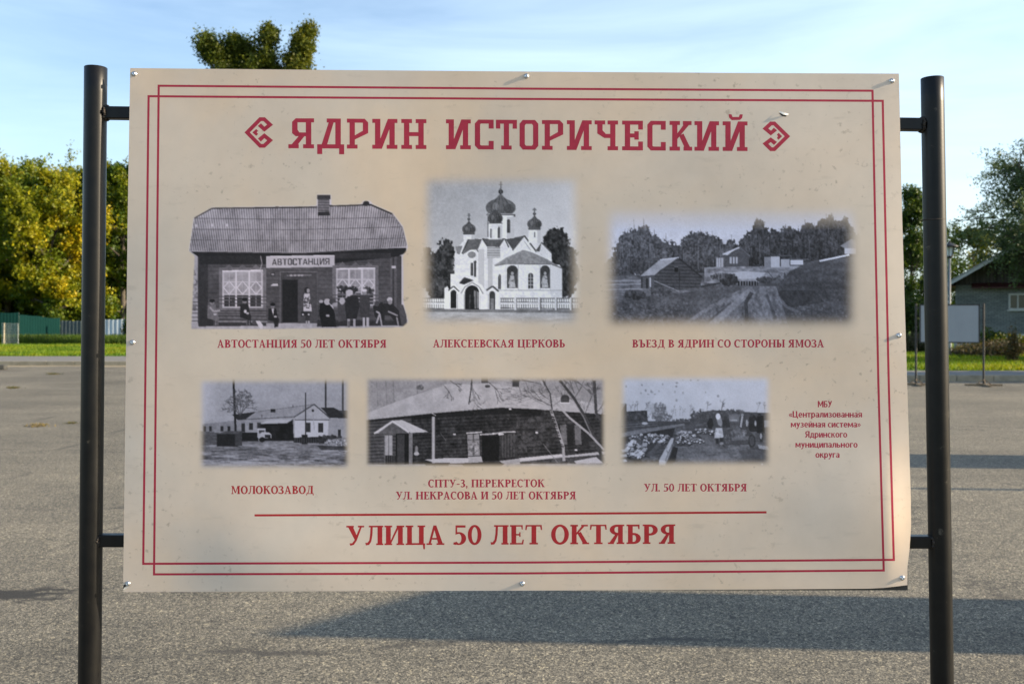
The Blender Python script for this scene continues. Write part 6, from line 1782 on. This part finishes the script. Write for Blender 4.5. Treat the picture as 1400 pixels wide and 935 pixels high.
# workers
p.poly([(676, 350), (690, 316), (720, 304), (745, 350), (742, 402), (700, 402), (668, 400)], 64); p.poly([(700, 318), (728, 312), (746, 366), (738, 396), (716, 380)], 122); p.ell(716, 324, 16, 22, 195)
p.poly([(700, 404), (744, 404), (754, 470), (690, 474)], 168); p.leaves(722, 440, 24, 30, 14, 8, 120, 196, .7); p.rect(700, 474, 720, 512, 40); p.rect(728, 470, 750, 500, 44); p.ell(740, 512, 13, 10, 130)
p.poly([(640, 370), (656, 336), (676, 336), (686, 380), (670, 412), (646, 404)], 36)
p.poly([(745, 344), (790, 340), (800, 400), (748, 402)], 46); p.ell(768, 334, 12, 14, 50)
p.poly([(862, 330), (880, 312), (904, 320), (912, 400), (862, 404)], 58); p.line([(884, 322), (872, 398)], 12, 150); p.ell(884, 314, 10, 10, 120)
p.poly([(930, 330), (960, 310), (990, 340), (990, 430), (926, 430)], 36); p.poly([(984, 320), (1030, 318), (1040, 440), (984, 440)], 28); p.ell(948, 316, 12, 12, 50); p.ell(1000, 312, 12, 13, 46); p.rect(1036, 350, 1078, 396, 130); p.ell(915, 370, 7, 24, 145); p.ell(974, 372, 6, 20, 140)
# barrow with its load
p.poly([(760, 420), (800, 412), (920, 408), (960, 450), (940, 520), (800, 520), (760, 500)], 60); p.leaves(860, 440, 60, 26, 70, 8, 60, 130, .7); p.poly([(800, 470), (930, 460), (925, 486), (806, 490)], 104, .6)
p.ell(780, 480, 30, 46, 62); p.ell(780, 480, 20, 34, 84); p.ell(950, 494, 26, 46, 46); p.ell(950, 494, 16, 32, 62)
for k in range(4): p.line([(780+20*math.cos(k*.8), 480+34*math.sin(k*.8)), (780-20*math.cos(k*.8), 480-34*math.sin(k*.8))], 3, 50)
p.poly([(990, 520), (1060, 530), (1070, 556), (1000, 546)], 130); p.poly([(1000, 430), (1030, 430), (1026, 500), (1006, 500)], 40); p.ell(1012, 460, 8, 20, 130)
p.ell(1020, 655, 8, 6, 185)
p.finish('photograph', p.soft(60, 62, 1058, 648, 17), 7, (.95, .965, 1.06), PGAIN)
# ------------------------------------------------------------------ posts, rails, screws
def P3(px, py, Y): return np.array([(px-700)/F*Y, Y, EYE + (HOR-py)/F*Y])
def sign_part(mb, name, mat, bevel=0):
    return attach(mb.build(name, mat, None, bevel))
PR = 0.0222
for (xt, yt, xb, yb) in ((131, 93, 122.5, 935), (1274.5, 107.5, 1288, 935)):
    a, b_ = Vector(P3(xt, yt, YP)), Vector(P3(xb, yb, YP))
    foot_ = a + (b_-a)*((a.z-.05)/(a.z-b_.z))
    d = (a-foot_).normalized()
    mb = MB()
    n = 40
    pts = [foot_.lerp(a, i/n) for i in range(n+1)]
    mb.tube([tuple(p) for p in pts] + [tuple(a + d*.0008), tuple(a + d*.0008)], [PR]*(n+1) + [PR*.96, PR*.82], 40, cap=False)
    mb.tube([tuple(a + d*.0008), tuple(a - d*.02)], [PR*.82, PR*.82], 40, cap=False)
    mb.tube([tuple(a - d*.012), tuple(a - d*.0115)], [PR*.81, PR*.81], 40)
    o = sign_part(mb, 'post', M['enamel'])
    if xt > 700:      # the welded joint part-way up the right post
        j_ = Vector(P3(1277, 301, YP))
        mb = MB()
        ring_ = []
        mb.tube([tuple(j_ + Vector((0, 0, -.0012))), tuple(j_ + Vector((0, 0, -.0005))), tuple(j_ + Vector((0, 0, .0005))), tuple(j_ + Vector((0, 0, .0012)))], [PR*.99, PR+.0007, PR+.0007, PR*.99], 40, cap=False)
        sign_part(mb, 'weld_seam', M['rust'])
    # feet: a cross of square tube on the asphalt
    mb = MB()
    fx, fy = foot_.x, foot_.y
    mb.box((fx-.40, fy-.025, .0), (fx+.40, fy+.025, .05)); mb.box((fx-.028, fy-.45, .002), (fx+.028, fy-.026, .052)); mb.box((fx-.028, fy+.026, .002), (fx+.028, fy+.45, .052))
    sign_part(mb, 'foot', M['enamel'], .003)
# rails of square tube that run behind the sheet from post to post
RH = 0.0247
YR = Y0 + .005 + RH/2
for (xa, ya, xb, yb) in ((144, 155, 1262, 171), (135, 738, 1274, 740)):
    a, b_ = Vector(P3(xa, ya, YR)), Vector(P3(xb, yb, YR))
    mb = MB(); mb.bar(tuple(a), tuple(b_), RH-.002, RH)
    sign_part(mb, 'rail', M['enamel'], .002)
    for e_, s in ((a, 1), (b_, -1)):
        mb = MB()
        for k in range(26):
            t = 2*math.pi*k/26
            r_ = RH*.56
            c0 = e_ + Vector((s*(.0015 + .002*random.random()), r_*math.cos(t)*1.0, r_*math.sin(t)))
            mb.lathe([(.0001, -.0032), (.0026, -.0018), (.0034, 0), (.0026, .0018), (.0001, .0032)], tuple(c0 + Vector((random.uniform(-.001, .001),)*3)), 7)
        sign_part(mb, 'weld_bead', M['rust'])
# backing sheet
bx = [(181, 97), (1227, 104), (1241, 806.6), (172, 806)]
mb = MB()
va = [tuple(P3(px, py, Y0+.0030)) for px, py in bx]; vb = [tuple(P3(px, py, Y0+.0030) + np.array([0, .0016, 0])) for px, py in bx]
mb.add(va + vb, [(0, 3, 2, 1), (4, 5, 6, 7), (0, 1, 5, 4), (1, 2, 6, 5), (2, 3, 7, 6), (3, 0, 4, 7)])
sign_part(mb, 'backing_plate', M['steel_back'])
# uprights of the frame behind the sheet
for (xa, ya, xb, yb) in ((420, 160, 418, 735), (985, 168, 992, 738)):
    a, b_ = Vector(P3(xa, ya+9, YR)), Vector(P3(xb, yb-9, YR))
    mb = MB(); mb.bar(tuple(a), tuple(b_), RH-.004, RH-.004); sign_part(mb, 'frame_upright', M['enamel'], .002)
# screws
for (px, py) in ((183.5, 101.5), (719.5, 104.5), (1219.5, 111), (181, 468), (1229, 458.5), (174.5, 797.5), (714, 797.5), (1233.5, 789.5)):
    y_off = float(bulge(px, py))
    c = Vector(P3(px, py, Y0 - y_off))
    mb = MB()
    prof = [(.0052, .0), (.0052, .0006), (.0038, .0009), (.0037, .0025), (.0030, .0032), (.0012, .0034), (.0010, .0028), (.0001, .0026)]
    mb.lathe(prof, (0, 0, 0), 20)
    rot = Matrix.Rotation(rad(90), 4, 'X')
    mb.v = [tuple(rot @ Vector(v) + c + Vector((0, -.00012, 0))) for v in mb.v]
    sc_ = sign_part(mb, 'screw', M['zinc'])
# the torn fleck above the right ornament, and the split corner by the lower left screw
M['torn'] = plain('torn_white_core', (.78, .76, .70), .7)
M['hole'] = plain('hole_shadow', (.035, .03, .026), .9)
c = SP(1070.5, 156.8, .0)
mb = MB()
def Q(px, py, off): return tuple(SP(px, py, off))
mb.add([Q(1064, 152, 1e-4), Q(1069, 153.2, .0016), Q(1073, 154.5, .0026), Q(1079, 156.5, 1e-4), Q(1075, 158, .0030), Q(1071, 157, .0036), Q(1067.5, 155.2, .0022)], [(0, 6, 1), (1, 6, 5, 2), (2, 5, 4), (2, 4, 3)])
t_ = mb.build('torn_flap', M['torn'], panel)
mb = MB()
mb.add([Q(1065, 155, 7e-5), Q(1070, 155.2, 7e-5), Q(1076, 158.5, 7e-5), Q(1074, 160, 7e-5), Q(1069, 159, 7e-5)], [(0, 4, 3, 2, 1)])
mb.build('tear', M['hole'], panel)
mb = MB()
mb.add([Q(168.8, 800, 7e-5), Q(173.5, 795.8, 7e-5), Q(176, 798.5, 7e-5), Q(171, 803, 7e-5), Q(168.7, 804.5, 7e-5)], [(0, 4, 3, 2, 1)])
mb.build('tear', M['hole'], panel)
mb = MB()
mb.add([Q(168.4, 806, 1e-4), Q(170, 802.5, .0015), Q(174, 800.5, .003), Q(176.5, 801.5, .0012), Q(173, 804, 1e-4)], [(0, 4, 1), (1, 4, 3, 2)])
mb.build('torn_flap', M['torn'], panel)
